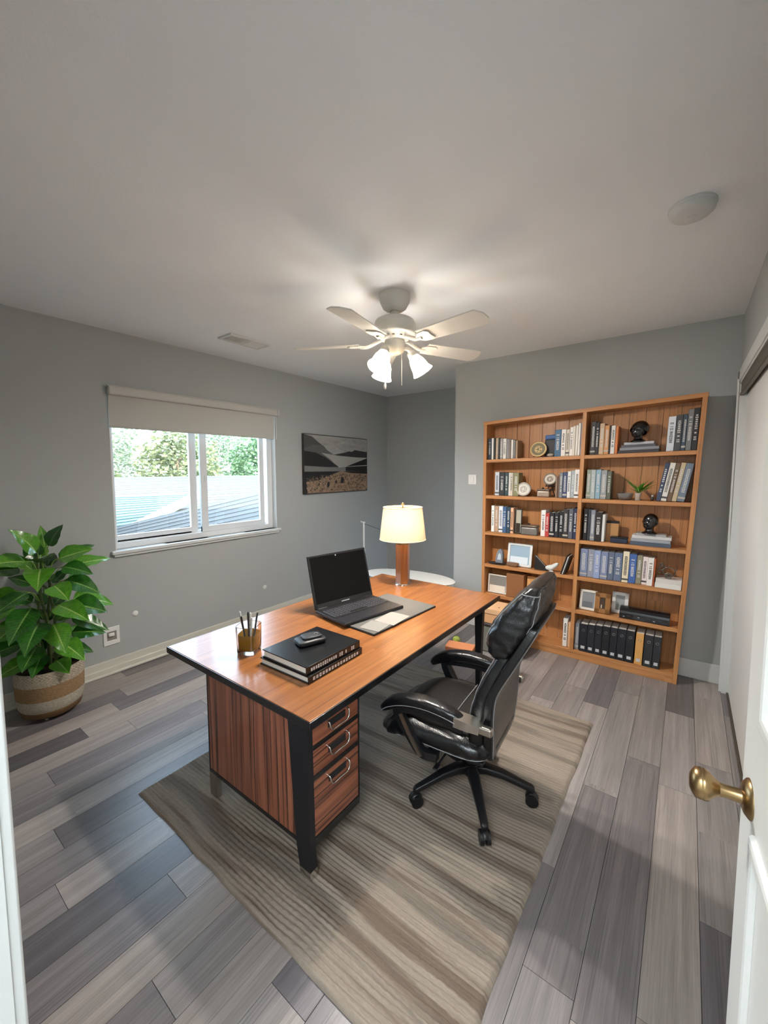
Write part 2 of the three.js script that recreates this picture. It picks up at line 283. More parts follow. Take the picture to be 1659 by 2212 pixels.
{ // framed landscape
  const t = thing('landscape_picture', 'black-and-white lake landscape picture with brown rocks on the window wall', 'picture', [XL, 1.528, -3.468], Math.PI / 2);
  const w = 1.062, h = 0.645;
  const cv = document.createElement('canvas'); cv.width = 1024; cv.height = 620; const c = cv.getContext('2d');
  const poly = (col, p) => { c.fillStyle = col; c.beginPath(); p.forEach(([x, y], i) => (i ? c.lineTo(x * 1024, y * 620) : c.moveTo(x * 1024, y * 620))); c.closePath(); c.fill(); };
  c.fillStyle = '#a5a3a0'; c.fillRect(0, 0, 1024, 620);
  for (let i = 0; i < 260; i++) { const g = 120 + rr(0, 60) | 0; c.fillStyle = `rgba(${g},${g},${g - 3},0.18)`; c.beginPath(); c.ellipse(rr(0, 1024), rr(0, 190), rr(20, 120), rr(6, 22), rr(-0.3, 0.3), 0, 7); c.fill(); }
  poly('#4b4a48', [[0, 0], [0.11, 0.03], [0.2, 0.12], [0.26, 0.17], [0.22, 0.27], [0, 0.27]]);
  poly('#5b5a58', [[0, 0.24], [0.12, 0.17], [0.27, 0.17], [0.34, 0.26], [0.42, 0.32], [0.5, 0.33], [0.5, 0.6], [0, 0.6]]);
  poly('#2c2b2a', [[0.42, 0.33], [0.6, 0.28], [0.68, 0.25], [0.72, 0.26], [0.78, 0.22], [1, 0.25], [1, 0.36], [0.7, 0.36]]);
  poly('#a09e9a', [[0.24, 0.3], [0.5, 0.34], [0.98, 0.37], [0.8, 0.45], [0.6, 0.54], [0.48, 0.54], [0.38, 0.42]]);
  poly('#222120', [[0, 0.28], [0.16, 0.3], [0.3, 0.38], [0.4, 0.46], [0.5, 0.54], [0.3, 0.55], [0, 0.53]]);
  poly('#777572', [[0, 0.53], [0.5, 0.56], [0.62, 0.54], [0.7, 0.53], [1, 0.5], [1, 0.53], [0.64, 0.62], [0, 0.63]]);
  poly('#121111', [[0.62, 0.54], [0.8, 0.46], [1, 0.37], [1, 0.62], [0.62, 0.62]]);
  poly('#b0aeaa', [[0.6, 0.537], [1, 0.505], [1, 0.52], [0.6, 0.545]]);
  poly('#191817', [[0, 0.63], [1, 0.62], [1, 1], [0, 1]]);
  poly('#8d755f', [[0.02, 0.8], [0.2, 0.78], [0.4, 0.68], [0.55, 0.62], [0.7, 0.66], [1, 0.68], [1, 1], [0.04, 1]]);
  for (let i = 0; i < 900; i++) { const x = rr(0.03, 1), y = rr(0.66 + 0.12 * Math.abs(x - 0.55), 1), d = rnd(); c.fillStyle = d < 0.45 ? `rgba(46,38,32,${rr(0.3, 0.8)})` : `rgba(${150 + rr(0, 40) | 0},${124 + rr(0, 30) | 0},${100 + rr(0, 25) | 0},${rr(0.3, 0.7)})`; c.beginPath(); c.ellipse(x * 1024, y * 620, rr(3, 17), rr(2, 9), rr(-1.2, 1.2), 0, 7); c.fill(); }
  for (const [x, y, r] of [[0.34, 0.86, 20], [0.56, 0.79, 26], [0.46, 0.82, 14], [0.2, 0.85, 10]]) { c.fillStyle = '#1d1815'; c.beginPath(); c.ellipse(x * 1024, y * 620, r, r * 1.5, 0.2, 0, 7); c.fill(); }
  const ct = new THREE.CanvasTexture(cv); ct.colorSpace = THREE.SRGBColorSpace;
  part('frame', [rspan(-w / 2, w / 2, -h / 2, h / 2, 0.002, 0.028, 0.003)], paint('2c2825'), t);
  part('print', new THREE.PlaneGeometry(w - 0.016, h - 0.016).translate(0, 0, 0.0295), std({ map: ct, roughness: 0.6 }), t);
}
{ // ceiling vent and smoke alarm
  const v = thing('ceiling_vent', 'white louvred air vent in the ceiling near the window', 'vent', [-2.735, H, -1.905]);
  part('vent_frame', [rspan(-0.085, 0.085, -0.012, 0, -0.175, -0.15, 0.003), rspan(-0.085, 0.085, -0.012, 0, 0.15, 0.175, 0.003), rspan(-0.085, -0.06, -0.012, 0, -0.16, 0.16, 0.003), rspan(0.06, 0.085, -0.012, 0, -0.16, 0.16, 0.003), rspan(-0.07, 0.07, -0.01, 0, -0.012, 0.012, 0.003)], M.trim, v);
  part('duct', span(-0.062, 0.062, -0.002, -0.001, -0.152, 0.152), M.dark, v);
  for (let i = 0; i < 7; i++) { part('louvre', new RoundedBoxGeometry(0.004, 0.016, 0.135, 1, 0.0015).rotateZ(0.9).translate(-0.052 + i * 0.0175, -0.007, 0.081), M.trim, v); part('louvre', new RoundedBoxGeometry(0.004, 0.016, 0.135, 1, 0.0015).rotateZ(-0.9).translate(-0.052 + i * 0.0175, -0.007, -0.081), M.trim, v); }
  const s = thing('smoke_alarm', 'round white smoke alarm on the ceiling above the door', 'smoke alarm', [-0.03, H, -1.965]);
  part('base', lathe([[0.075, 0], [0.076, -0.008], [0.073, -0.011]]), M.trim, s); part('housing', lathe([[0.073, -0.01], [0.071, -0.026], [0.058, -0.037], [0.03, -0.041], [0, -0.042]]), M.trim, s);
  part('test_button', lathe([[0.016, -0.0415], [0.015, -0.0445], [0, -0.045]], 20), M.trim, s);
}
// hall lamp behind the camera
{
  const t = thing('hall_ceiling_light', 'flush ceiling light in the hall behind the door', 'lamp', [0, H, 0.85]);
  part('lamp_panel', [rspan(-0.6, 0.6, -0.03, 0, -0.5, 0.5, 0.006)], std({ color: 0xffffff, emissive: new THREE.Color(0.84, 0.94, 1), emissiveIntensity: 3 }), t);
  const l = new THREE.RectAreaLight(new THREE.Color(0.84, 0.94, 1), HALL_LIGHT, 1.18, 0.98); l.position.set(0, H - 0.034, 0.85); l.rotation.x = -Math.PI / 2; l.castShadow = true; scene.add(l);
}

// ------------------------------------------------------------------ ceiling fan
{
  const t = thing('ceiling_fan', 'white five-blade ceiling fan with three lit glass shades', 'ceiling fan', [-1.36, H, -1.925]);
  const fw = std({ color: S('#dedbd3'), roughness: 0.4 });
  part('canopy', lathe([[0.086, 0], [0.087, -0.012], [0.083, -0.04], [0.066, -0.075], [0.04, -0.09], [0.02, -0.092]]), fw, t);
  part('downrod', [lathe([[0.012, -0.08], [0.012, -0.14]]), lathe([[0.012, -0.088], [0.026, -0.094], [0.022, -0.106], [0.012, -0.108]])], fw, t);
  part('motor_housing', lathe([[0.014, -0.128], [0.08, -0.13], [0.108, -0.145], [0.118, -0.165], [0.119, -0.215], [0.11, -0.226], [0.085, -0.232], [0.08, -0.246], [0.055, -0.25]]), fw, t);
  for (let i = 0; i < 12; i++) { const a = i * Math.PI / 6; part('vent_slot', box(0.014, 0.004, 0.002, 0, -0.24, 0.083).rotateY(a), M.dark, t); }
  part('switch_housing', lathe([[0.052, -0.248], [0.058, -0.258], [0.057, -0.3], [0.046, -0.318], [0.03, -0.326], [0, -0.328]]), fw, t);
  for (let k = 0; k < 5; k++) {
    const a = -(9 + 72 * k) * D2R; // three's y turn runs from x towards -z
    const bl = [], R0 = 0.2, R1 = 0.59, n = 14;
    for (let i = 0; i <= n; i++) { const u = i / n, x = lerp(R0, R1, u), w = lerp(0.056, 0.068, u) * (u > 0.93 ? Math.sqrt(1 - ((u - 0.93) / 0.075) ** 2) : 1); bl.push([x, w]); }
    const outline = [...bl.map(([x, w]) => [x, w]), ...bl.slice().reverse().map(([x, w]) => [x, -w])];
    part('blade', prism(outline, 0.007, 0.0015).rotateX(Math.PI / 2).rotateX(-0.21).rotateY(a).translate(0, -0.268, 0), fw, t);
    const arm = [tube([[0.075, -0.243, 0], [0.12, -0.262, 0], [0.16, -0.278, 0.0], [0.2, -0.276, 0]], 0.011, 16, 8), prism([[0.17, 0.018], [0.2, 0.042], [0.25, 0.046], [0.268, 0.03], [0.262, 0], [0.268, -0.03], [0.25, -0.046], [0.2, -0.042], [0.17, -0.018]], 0.006, 0.001).rotateX(Math.PI / 2).rotateX(-0.21).translate(0, -0.276, 0)];
    part('blade_arm', join(arm).rotateY(a), fw, t);
  }
  const frosted = phy({ color: S('#fbe7c4'), roughness: 1, transmission: 0.34, thickness: 0, side: THREE.DoubleSide });
  const bulbM = std({ color: 0xffffff, emissive: new THREE.Color(1, 0.86, 0.62), emissiveIntensity: 3 });
  for (const deg of [-32, 88, 205]) {
    const g = new THREE.Group(); g.name = 'lamp_arm'; g.position.set(0, -0.295, 0); g.rotation.y = -deg * D2R; t.add(g);
    part('elbow', tube([[0.045, 0, 0], [0.07, -0.002, 0], [0.086, -0.012, 0], [0.094, -0.026, 0]], 0.013, 14, 10), fw, g);
    const tilt = new THREE.Matrix4().makeRotationZ(32 * D2R).setPosition(0.093, -0.026, 0);
    part('socket_cup', lathe([[0.012, 0.012], [0.024, 0.004], [0.028, -0.012], [0.028, -0.03], [0.026, -0.03], [0.02, 0]]).applyMatrix4(tilt), fw, g);
    part('glass_shade', lathe([[0.027, -0.022], [0.031, -0.035], [0.041, -0.058], [0.046, -0.082], [0.05, -0.105], [0.058, -0.12], [0.061, -0.126]], 36).applyMatrix4(tilt), frosted, g);
    part('bulb', new THREE.SphereGeometry(0.021, 20, 14).scale(1, 1.25, 1).translate(0, -0.066, 0).applyMatrix4(tilt), bulbM, g);
    const l = new THREE.PointLight(new THREE.Color(1, 0.96, 0.9), FAN_LIGHT); l.position.copy(V(0, -0.066, 0).applyMatrix4(tilt)); l.castShadow = true; l.shadow.radius = 2.2; g.add(l);
  }
  part('pull_chain', [tube([[-0.05, -0.31, 0.02], [-0.052, -0.4, 0.02], [-0.053, -0.48, 0.02]], 0.0014, 8, 5)], M.trim, t);
  part('pull_fob', lathe([[0, -0.478], [0.006, -0.482], [0.0075, -0.5], [0.006, -0.516], [0, -0.518]], 14).translate(-0.053, 0, 0.02), M.trim, t);
  part('pull_chain', tube([[0.035, -0.31, -0.02], [0.035, -0.4, -0.02], [0.035, -0.5, -0.02]], 0.0014, 8, 5), M.trim, t);
}

// ------------------------------------------------------------------ rug
const RUG = 0.021;
{
  const x0 = -1.93, x1 = -0.375, z0 = -2.5, z1 = -0.72, nx = 150, nz = 560;
  const ridge = (x, z) => { // ribs along x, a little wavy; a basket weave towards the borders
    const w = z + 0.014 * N3(x * 1.1, z * 0.8, 3) + 0.004 * N3(x * 4, z * 5, 4) + 0.04 * (x + 1.1);
    const near = smooth(-1.5, -1.15, z), f = lerp(1 / 0.0115, 1 / 0.0165, near);
    let r = 0.5 + 0.5 * Math.sin(2 * Math.PI * w * (near > 0 ? 1 / 0.0165 : 1 / 0.0165));
    const e = Math.min(x - x0, x1 - x, z1 - z, 0.5), k = smooth(0.34, 0.06, e + 0.06 * N3(x * 3, z * 3, 9)) * near;
    const c = 0.5 + 0.5 * Math.sin(2 * Math.PI * (x + 0.008 * N3(x * 5, z * 5, 12)) / 0.015);
    r = lerp(r, Math.min(r, 0.25 + 0.75 * c), k);
    return r * lerp(0.35, 1, near);
  };
  const pos = [], uv = [], idx = [];
  for (let j = 0; j <= nz; j++) for (let i = 0; i <= nx; i++) {
    let u = i / nx, v = j / nz, x = lerp(x0, x1, u), z = lerp(z0, z1, v);
    const e = Math.min(i, nx - i) === 0 || Math.min(j, nz - j) === 0, d = Math.min(x - x0, x1 - x, z - z0, z1 - z);
    let y = e ? 0.001 : lerp(0.009, 0.0205, smooth(0, 0.016, d)) - 0.0065 * (1 - ridge(x, z)) * smooth(0, 0.02, d) - 0.0006 * Math.abs(N3(x * 160, z * 160, 1));
    x += 0.004 * N3(z * 4, 1, 7) * (u < 0.01 || u > 0.99 ? 1 : 0); z += 0.004 * N3(x * 4, 5, 7) * (v < 0.003 || v > 0.997 ? 1 : 0);
    pos.push(x, y, z); uv.push(u, v);
  }
  for (let j = 0; j < nz; j++) for (let i = 0; i < nx; i++) { const a = j * (nx + 1) + i, b = a + nx + 1; idx.push(a, b, a + 1, a + 1, b, b + 1); }
  const g = new THREE.BufferGeometry(); g.setAttribute('position', new THREE.Float32BufferAttribute(pos, 3)); g.setAttribute('uv', new THREE.Float32BufferAttribute(uv, 2)); g.setIndex(idx); g.computeVertexNormals();
  const map = tex(1024, 1024, (u, v, c) => { // woven bands along x: pale yarn at the far end with grey bands, taupe yarn at the near end
    const x = lerp(x0, x1, u), z = lerp(z0, z1, v), w = z + 0.05 * (x + 1.1) + 0.03 * N3(x * 1.3, z * 1.5, 21);
    const yarn = 0.5 * N3(x * 5, z * 170, 22) + 0.3 * N3(x * 60, z * 260, 23);
    // the same mix of cream, grey and taupe yarn bands over the whole length
    const grey = clamp(0.9 * smooth(0.05, 0.7, N3(x * 0.6, w * 9, 25) + 0.3 * N3(x * 2.2, z * 60, 26)));
    const taupe = clamp(0.85 * smooth(0.15, 0.8, N3(x * 0.5 + 7, w * 12, 29) + 0.3 * N3(x * 2.4, z * 70, 30)));
    mixc(c, [143, 130, 117], [112, 102, 92], grey); const mixed = [...c]; mixc(c, mixed, [102, 87, 75], taupe);
    const k = 1 + 0.12 * yarn; for (let i = 0; i < 3; i++) c[i] *= k;
  });
  const t = thing('area_rug', 'banded cream and taupe ribbed rug under the desk and chair', 'rug', [(x0 + x1) / 2, 0, (z0 + z1) / 2]);
  part('pile', g.translate(-(x0 + x1) / 2, 0, -(z0 + z1) / 2), std({ map, roughness: 1 }), t);
}

// ------------------------------------------------------------------ desk
const DT = 0.62;
{
  const X0 = -1.965, X1 = -0.972, Z0 = -2.6, Z1 = -0.884, t = thing('executive_desk', 'wooden executive desk with black edges and three-drawer pedestal', 'desk', [(X0 + X1) / 2, RUG, (Z0 + Z1) / 2]);
  const P = (n, g, m, par = t, l) => part(n, join(g).translate(-(X0 + X1) / 2, -RUG, -(Z0 + Z1) / 2), m, par, l);
  P('tabletop', rspan(X0 + 0.006, X1 - 0.006, DT - 0.02, DT, Z0 + 0.006, Z1 - 0.006, 0.002, 'z'), M.teak);
  P('edge_band', [rspan(X0, X1, DT - 0.03, DT - 0.0012, Z1 - 0.007, Z1, 0.003), rspan(X0, X1, DT - 0.03, DT - 0.0012, Z0, Z0 + 0.007, 0.003), rspan(X0, X0 + 0.007, DT - 0.03, DT - 0.0012, Z0, Z1, 0.003), rspan(X1 - 0.007, X1, DT - 0.03, DT - 0.0012, Z0, Z1, 0.003), span(X0 + 0.004, X1 - 0.004, DT - 0.027, DT - 0.02, Z0 + 0.004, Z1 - 0.004)], M.black);
  const px0 = -1.648, px1 = -0.998, pz0 = -1.168, pz1 = -0.898, yb = 0.132, yt = DT - 0.027;
  P('pedestal_body', span(px0 + 0.004, px1 - 0.02, yb + 0.004, yt, pz0, pz1 - 0.012), M.black);
  // veneered side: its front edge follows the tapering leg
  P('side_panel', uvm(prism([[px0 + 0.006, yb + 0.012], [-1.074, yb + 0.012], [-1.102, yt - 0.004], [px0 + 0.006, yt - 0.004]], 0.008, 0.001).translate(0, 0, pz1 - 0.01), 'y', 0.13, 0.4), M.rose);
  P('base_rail', [rspan(px0, px1 - 0.004, yb - 0.004, yb + 0.012, pz1 - 0.02, pz1 - 0.004, 0.002), rspan(px1 - 0.02, px1 - 0.001, yb - 0.004, yb + 0.03, pz0, pz1 - 0.02, 0.002), rspan(px0, px0 + 0.008, yb, yt, pz1 - 0.02, pz1 - 0.004, 0.002)], M.black);
  { // front leg on the near corner, tapering downwards
    const ring = (y, xl, zf) => [V(xl, y, pz1), V(px1, y, pz1), V(px1, y, zf), V(xl, y, zf)].reverse();
    const lg = new THREE.BufferGeometry(); const g = loft([ring(0.05, -1.052, -0.934), ring(yb, -1.068, -0.926), ring(yt, -1.104, -0.918)]).toNonIndexed(); g.computeVertexNormals(); P('leg', g, M.satin);
    const f = loft([ring(RUG, -1.049, -0.932), ring(0.05, -1.053, -0.935)]).toNonIndexed(); f.computeVertexNormals(); P('leg_foot', f, M.chrome);
    void lg;
  }
  P('leg', [rspan(px0, px0 + 0.05, RUG, yb, pz1 - 0.03, pz1 - 0.004, 0.003)], M.steel); P('leg', [rspan(px0, px0 + 0.05, RUG, yb, pz0, pz0 + 0.03, 0.003)], M.satin);
  const dr = [[0.506, 0.581], [0.396, 0.489], [0.166, 0.378]];
  P('drawer_frame', [rspan(px1 - 0.02, px1 + 0.001, 0.581, yt, pz0, -0.92, 0.002), rspan(px1 - 0.02, px1 + 0.001, 0.489, 0.506, pz0, -0.92, 0.002), rspan(px1 - 0.02, px1 + 0.001, 0.378, 0.396, pz0, -0.92, 0.002), rspan(px1 - 0.02, px1 + 0.001, yb + 0.02, yt, pz0, pz0 + 0.006, 0.002)], M.black);
  for (const [a, b] of dr) {
    const d = P('drawer', uvm(rspan(px1 - 0.018, px1 - 0.0015, a, b, pz0 + 0.007, -0.921, 0.0015), 'z', a * 3, b), M.rose);
    const hc = -1.042, hy = b - Math.min(0.034, (b - a) * 0.42), w = 0.052, hh = 0.017;
    P('recess', rspan(px1 - 0.003, px1 + 0.0006, hy - hh + 0.002, hy + hh - 0.006, hc - w + 0.006, hc + w - 0.006, 0.001), M.dark, d);
    P('handle', [tube([[px1 - 0.002, hy + hh, hc - w], [px1 + 0.012, hy + hh - 0.004, hc - w], [px1 + 0.016, hy - hh + 0.01, hc - w + 0.004], [px1 + 0.016, hy - hh, hc - w + 0.014], [px1 + 0.016, hy - hh, hc], [px1 + 0.016, hy - hh, hc + w - 0.014], [px1 + 0.016, hy - hh + 0.01, hc + w - 0.004], [px1 + 0.012, hy + hh - 0.004, hc + w], [px1 - 0.002, hy + hh, hc + w]], 0.0028, 60, 8)], M.chrome, d, 'curved metal pull');
  }
  // far end: black steel legs and rail
  for (const x of [-1.06, -1.88]) P('leg', [loft([RUG, 0.3, DT - 0.027].map((y, i) => { const w = [0.014, 0.02, 0.03][i]; return [V(x - w, y, -2.485), V(x + w, y, -2.485), V(x + w, y, -2.45), V(x - w, y, -2.45)].reverse(); })).toNonIndexed()], M.satin).geometry.computeVertexNormals();
  P('apron', [rspan(-1.9, -1.04, DT - 0.07, DT - 0.026, -2.48, -2.455, 0.003), rspan(-1.9, -1.88, DT - 0.11, DT - 0.026, -2.52, -1.17, 0.003)], M.satin);
}
{ // table lamp
  const t = thing('table_lamp', 'lit table lamp with cream drum shade and hexagonal wooden base', 'lamp', [-1.66, DT, -2.45]);
  part('base_plate', lathe([[0, 0.009], [0.06, 0.009], [0.062, 0.006], [0.062, 0]], 6).rotateY(0.3), M.chrome, t);
  const col = new THREE.CylinderGeometry(0.053, 0.053, 0.29, 6).rotateY(0.3).translate(0, 0.154, 0).toNonIndexed(); col.computeVertexNormals();
  part('column', uvm(col, 'y'), M.teak, t);
  part('column_cap', new THREE.CylinderGeometry(0.055, 0.055, 0.012, 6).rotateY(0.3).translate(0, 0.305, 0), M.brass, t);
  part('neck', lathe([[0.024, 0.31], [0.024, 0.335], [0.012, 0.338], [0.012, 0.4]]), M.chrome, t);
  part('lamp_shade', new THREE.CylinderGeometry(0.143, 0.17, 0.235, 48, 1, true).translate(0, 0.4525, 0), phy({ color: S('#f2dfc0'), roughness: 1, transmission: 0.3, thickness: 0, side: THREE.DoubleSide, map: clothT }), t);
  part('shade_rim', [new THREE.TorusGeometry(0.17, 0.0025, 6, 48).rotateX(Math.PI / 2).translate(0, 0.335, 0), new THREE.TorusGeometry(0.143, 0.0025, 6, 48).rotateX(Math.PI / 2).translate(0, 0.57, 0)], paint('e8d9be'), t);
  part('spider', [bar([-0.142, 0.566, 0], [0.142, 0.566, 0], 0.003, 0.003), bar([0, 0.566, -0.142], [0, 0.566, 0.142], 0.003, 0.003), cyl(0.003, 0.003, 0.06, 0, 0.548, 0, 8)], M.brass, t);
  part('finial', [new THREE.SphereGeometry(0.0125, 16, 12).translate(0, 0.595, 0), cyl(0.004, 0.006, 0.022, 0, 0.576, 0, 10)], M.brass, t);
  part('bulb', new THREE.SphereGeometry(0.03, 20, 14).translate(0, 0.46, 0), std({ color: 0xffffff, emissive: new THREE.Color(1, 0.82, 0.55), emissiveIntensity: 3 }), t);
  const l = new THREE.PointLight(new THREE.Color(1, 0.8, 0.54), DESK_LIGHT); l.position.set(0, 0.46, 0); l.shadow.radius = 1.5; l.castShadow = true; t.add(l);
}
{ // desk pad with laptop
  const pad = thing('desk_pad', 'dark grey desk pad under the laptop', 'desk pad', [-1.415, DT, -1.865], -0.06);
  part('mat', rbox(0.39, 0.01, 0.57, 0.003, 0, 0.005, 0), M.dark, pad); part('top_sheet', rbox(0.384, 0.002, 0.564, 0.0008, 0, 0.0107, 0), paint('5f5d5a', 0.5), pad);
  const c1 = thing('note_card', 'pale grey card on the desk pad nearest the chair', 'card', [-1.29, DT + 0.0117, -1.80], 0.03); part('card', rbox(0.13, 0.003, 0.17, 0.001, 0, 0.0015, 0), paint('9c968e', 0.5), c1);
  const c2 = thing('note_card', 'darker grey card on the desk pad corner toward the books', 'card', [-1.30, DT + 0.0117, -1.655], 0.1); part('card', rbox(0.12, 0.0025, 0.12, 0.001, 0, 0.00125, 0), paint('8b8781', 0.5), c2);
  const t = thing('laptop', 'open black laptop with a dark screen', 'laptop', [-1.515, DT + 0.0117, -1.79], -0.19);
  part('base', rbox(0.285, 0.016, 0.44, 0.005, 0, 0.009, 0), M.plastic, t); part('palm_rest', rbox(0.095, 0.002, 0.43, 0.001, 0.092, 0.0178, 0), paint('26262a', 0.35), t);
  const key = rbox(0.0155, 0.004, 0.0155, 0.002, 0, 0, 0, 'x', 1);
  const keyM = std({ color: S('#34343a'), roughness: 0.5 }), kb = part('keyboard', rbox(0.125, 0.001, 0.41, 0.0004, -0.035, 0.0176, 0), M.dark, t);
  for (let r = 0; r < 6; r++) for (let c = 0; c < 20; c++) { if (r === 5 && c > 5 && c < 12) continue; const k = new THREE.Mesh(key, keyM); k.name = 'key'; k.castShadow = k.receiveShadow = true; k.position.set(-0.09 + r * 0.0205, 0.0192, 0.195 - c * 0.0205); kb.add(k); }
  part('key', rbox(0.0155, 0.004, 0.118, 0.002, 0.0125, 0.0192, 0.0205), M.plastic, kb);
  const hinge = new THREE.Group(); hinge.name = 'lid'; hinge.position.set(-0.14, 0.017, 0); hinge.rotation.z = 0.27; t.add(hinge);
  part('lid_shell', rspan(-0.011, -0.001, 0, 0.315, -0.22, 0.22, 0.004), M.plastic, hinge);
  part('bezel', [rspan(-0.002, 0.001, 0.0, 0.03, -0.217, 0.217, 0.001), rspan(-0.002, 0.001, 0.302, 0.313, -0.217, 0.217, 0.001), rspan(-0.002, 0.001, 0.0, 0.313, -0.217, -0.207, 0.001), rspan(-0.002, 0.001, 0, 0.313, 0.207, 0.217, 0.001)], M.black, hinge);
  part('screen', span(-0.0022, -0.0004, 0.028, 0.304, -0.209, 0.209), phy({ color: S('#060505'), roughness: 0.1, specularIntensity: 0.35 }), hinge);
  part('webcam', new THREE.SphereGeometry(0.004, 12, 8).scale(0.3, 1, 1).translate(0.0012, 0.297, 0.02), paint('c9c9c9'), hinge);
  part('maker_mark', span(0.001, 0.0014, 0.012, 0.017, -0.03, 0.03), paint('a8a8aa'), hinge);
  part('hinge_barrel', [cyl(0.008, 0.008, 0.06, 0, 0, 0, 12).rotateX(Math.PI / 2).translate(-0.004, 0.0, -0.17), cyl(0.008, 0.008, 0.06, 0, 0, 0, 12).rotateX(Math.PI / 2).translate(-0.004, 0, 0.17)], M.plastic, hinge);
}
// lettering strips for spines: short irregular strokes as in the photograph, where no word can be read
const inkTex = (n, tall) => tex(256, 64, (u, v, c) => { const cell = Math.floor(u * n), r = Math.abs(Math.sin(cell * 12.9898 + tall * 7.1) * 43758.5453) % 1, f = (u * n) % 1; const on = r > 0.18 && f < 0.62 && Math.abs(v - 0.5) < 0.28 + 0.12 * r && !(r > 0.55 && f > 0.2 && f < 0.42 && Math.abs(v - 0.5) < 0.14); c[0] = c[1] = c[2] = on ? 255 : 0; }, false);
const inks = [inkTex(16, 1), inkTex(22, 2), inkTex(12, 3)].map((t) => std({ color: S('#d6d4d0'), roughness: 0.5, alphaMap: t, transparent: true }));
{ // two books on the desk with a case on top
  const mk = (y, h, w, d, turn, label, name, ink) => {
    const t = thing(name, label, 'book', [-1.31, y, -1.215], turn, 'large black books stacked on the desk');
    part('cover', [rbox(w, 0.004, d, 0.0015, 0, 0.002, 0), rbox(w, 0.004, d, 0.0015, 0, h - 0.002, 0), rbox(0.006, h, d, 0.002, w / 2 - 0.003, h / 2, 0)], phy({ color: S('#0e0f12'), roughness: 0.3, clearcoat: 0.2 }), t);
    part('pages', rbox(w - 0.012, h - 0.0085, d - 0.012, 0.001, -0.001, h / 2, 0), M.paper, t);
    const p = new THREE.PlaneGeometry(d * 0.86, h * 0.62).rotateY(Math.PI / 2).translate(w / 2 + 0.0006, h / 2, 0); part('spine_lettering', p, inks[ink], t);
  };
  mk(DT, 0.03, 0.3, 0.335, 0.02, 'lower of the two black books on the desk, wider', 'black_book', 0);
  mk(DT + 0.0302, 0.034, 0.28, 0.325, 0.0, 'upper of the two black books on the desk, under the case', 'black_book', 1);
  const t = thing('leather_case', 'small black leather case with metal clasp on the stacked books', 'case', [-1.335, DT + 0.0643, -1.225], -0.35);
  part('body', pillow(0.085, 0.026, 0.13, 6, 4, 40, 0.0012, 60).translate(0, 0.013, 0), M.leather, t); part('flap', pillow(0.06, 0.014, 0.09, 5, 4, 36, 0.0008, 60).translate(0.0, 0.03, -0.006), M.leather, t);
  part('clasp', [new THREE.TorusGeometry(0.008, 0.0015, 8, 24).rotateX(Math.PI / 2).translate(0.006, 0.0385, -0.028)], M.chrome, t);
}
{ // glass of pens
  const P = [-1.6, DT, -1.09];
  const g = thing('glass_tumbler', 'thick square glass tumbler holding amber liner and pens', 'glass', P, 0.5);
  const ring = (y, r, p) => Array.from({ length: 40 }, (_, j) => { const [c, s] = se(-2 * Math.PI * j / 40, p); return V(c * r, y, s * r); });
  part('tumbler', loft([ring(0, 0.04, 4), ring(0.002, 0.0455, 4), ring(0.02, 0.047, 4), ring(0.128, 0.05, 4), ring(0.13, 0.049, 4), ring(0.128, 0.0475, 4), ring(0.022, 0.0435, 4), ring(0.018, 0.04, 4)]), phy({ color: 0xffffff, roughness: 0.02, transmission: 1, thickness: 0.01, ior: 1.48 }), g);
  part('amber_liner', loft([ring(0.02, 0.0405, 4), ring(0.09, 0.043, 4), ring(0.09, 0.0425, 4), ring(0.022, 0.04, 4)]), phy({ color: S('#b8961c'), roughness: 0.15, transmission: 0.55, thickness: 0, side: THREE.DoubleSide }), g);
  const pens = [[0.013, 0.2, 0.3, 'd9d9d6', 'silver'], [0.014, 1.5, 0.3, '1d1d20', 'black'], [0.014, 2.75, 0.34, 'c9cbc8', 'pale grey'], [0.013, 4.0, 0.3, 'e9e3da', 'white'], [0.014, 5.2, 0.32, '3a3a3e', 'dark grey'], [0.0, 0.9, 0.04, '23221f', 'charcoal']];
  pens.forEach(([r, a, lean, col, nm], i) => {
    const t = thing('pen', `${nm} pen standing in the glass tumbler on the desk`, 'pen', [P[0] + Math.cos(a) * r, DT + 0.026, P[2] + Math.sin(a) * r]);
    const L = 0.148 + 0.008 * (i % 3), m = new THREE.Matrix4().makeRotationAxis(V(Math.sin(a), 0, -Math.cos(a)), lean * 0.55);
    part('barrel', lathe([[0, 0], [0.0038, 0.003], [0.0042, 0.02], [0.0042, L - 0.004], [0.0025, L], [0, L]], 12).applyMatrix4(m), paint(col, 0.3), t);
    part('clip', rbox(0.0025, 0.035, 0.0015, 0.0005, 0, L - 0.022, 0.0055).applyMatrix4(m), M.chrome, t);
  });
}

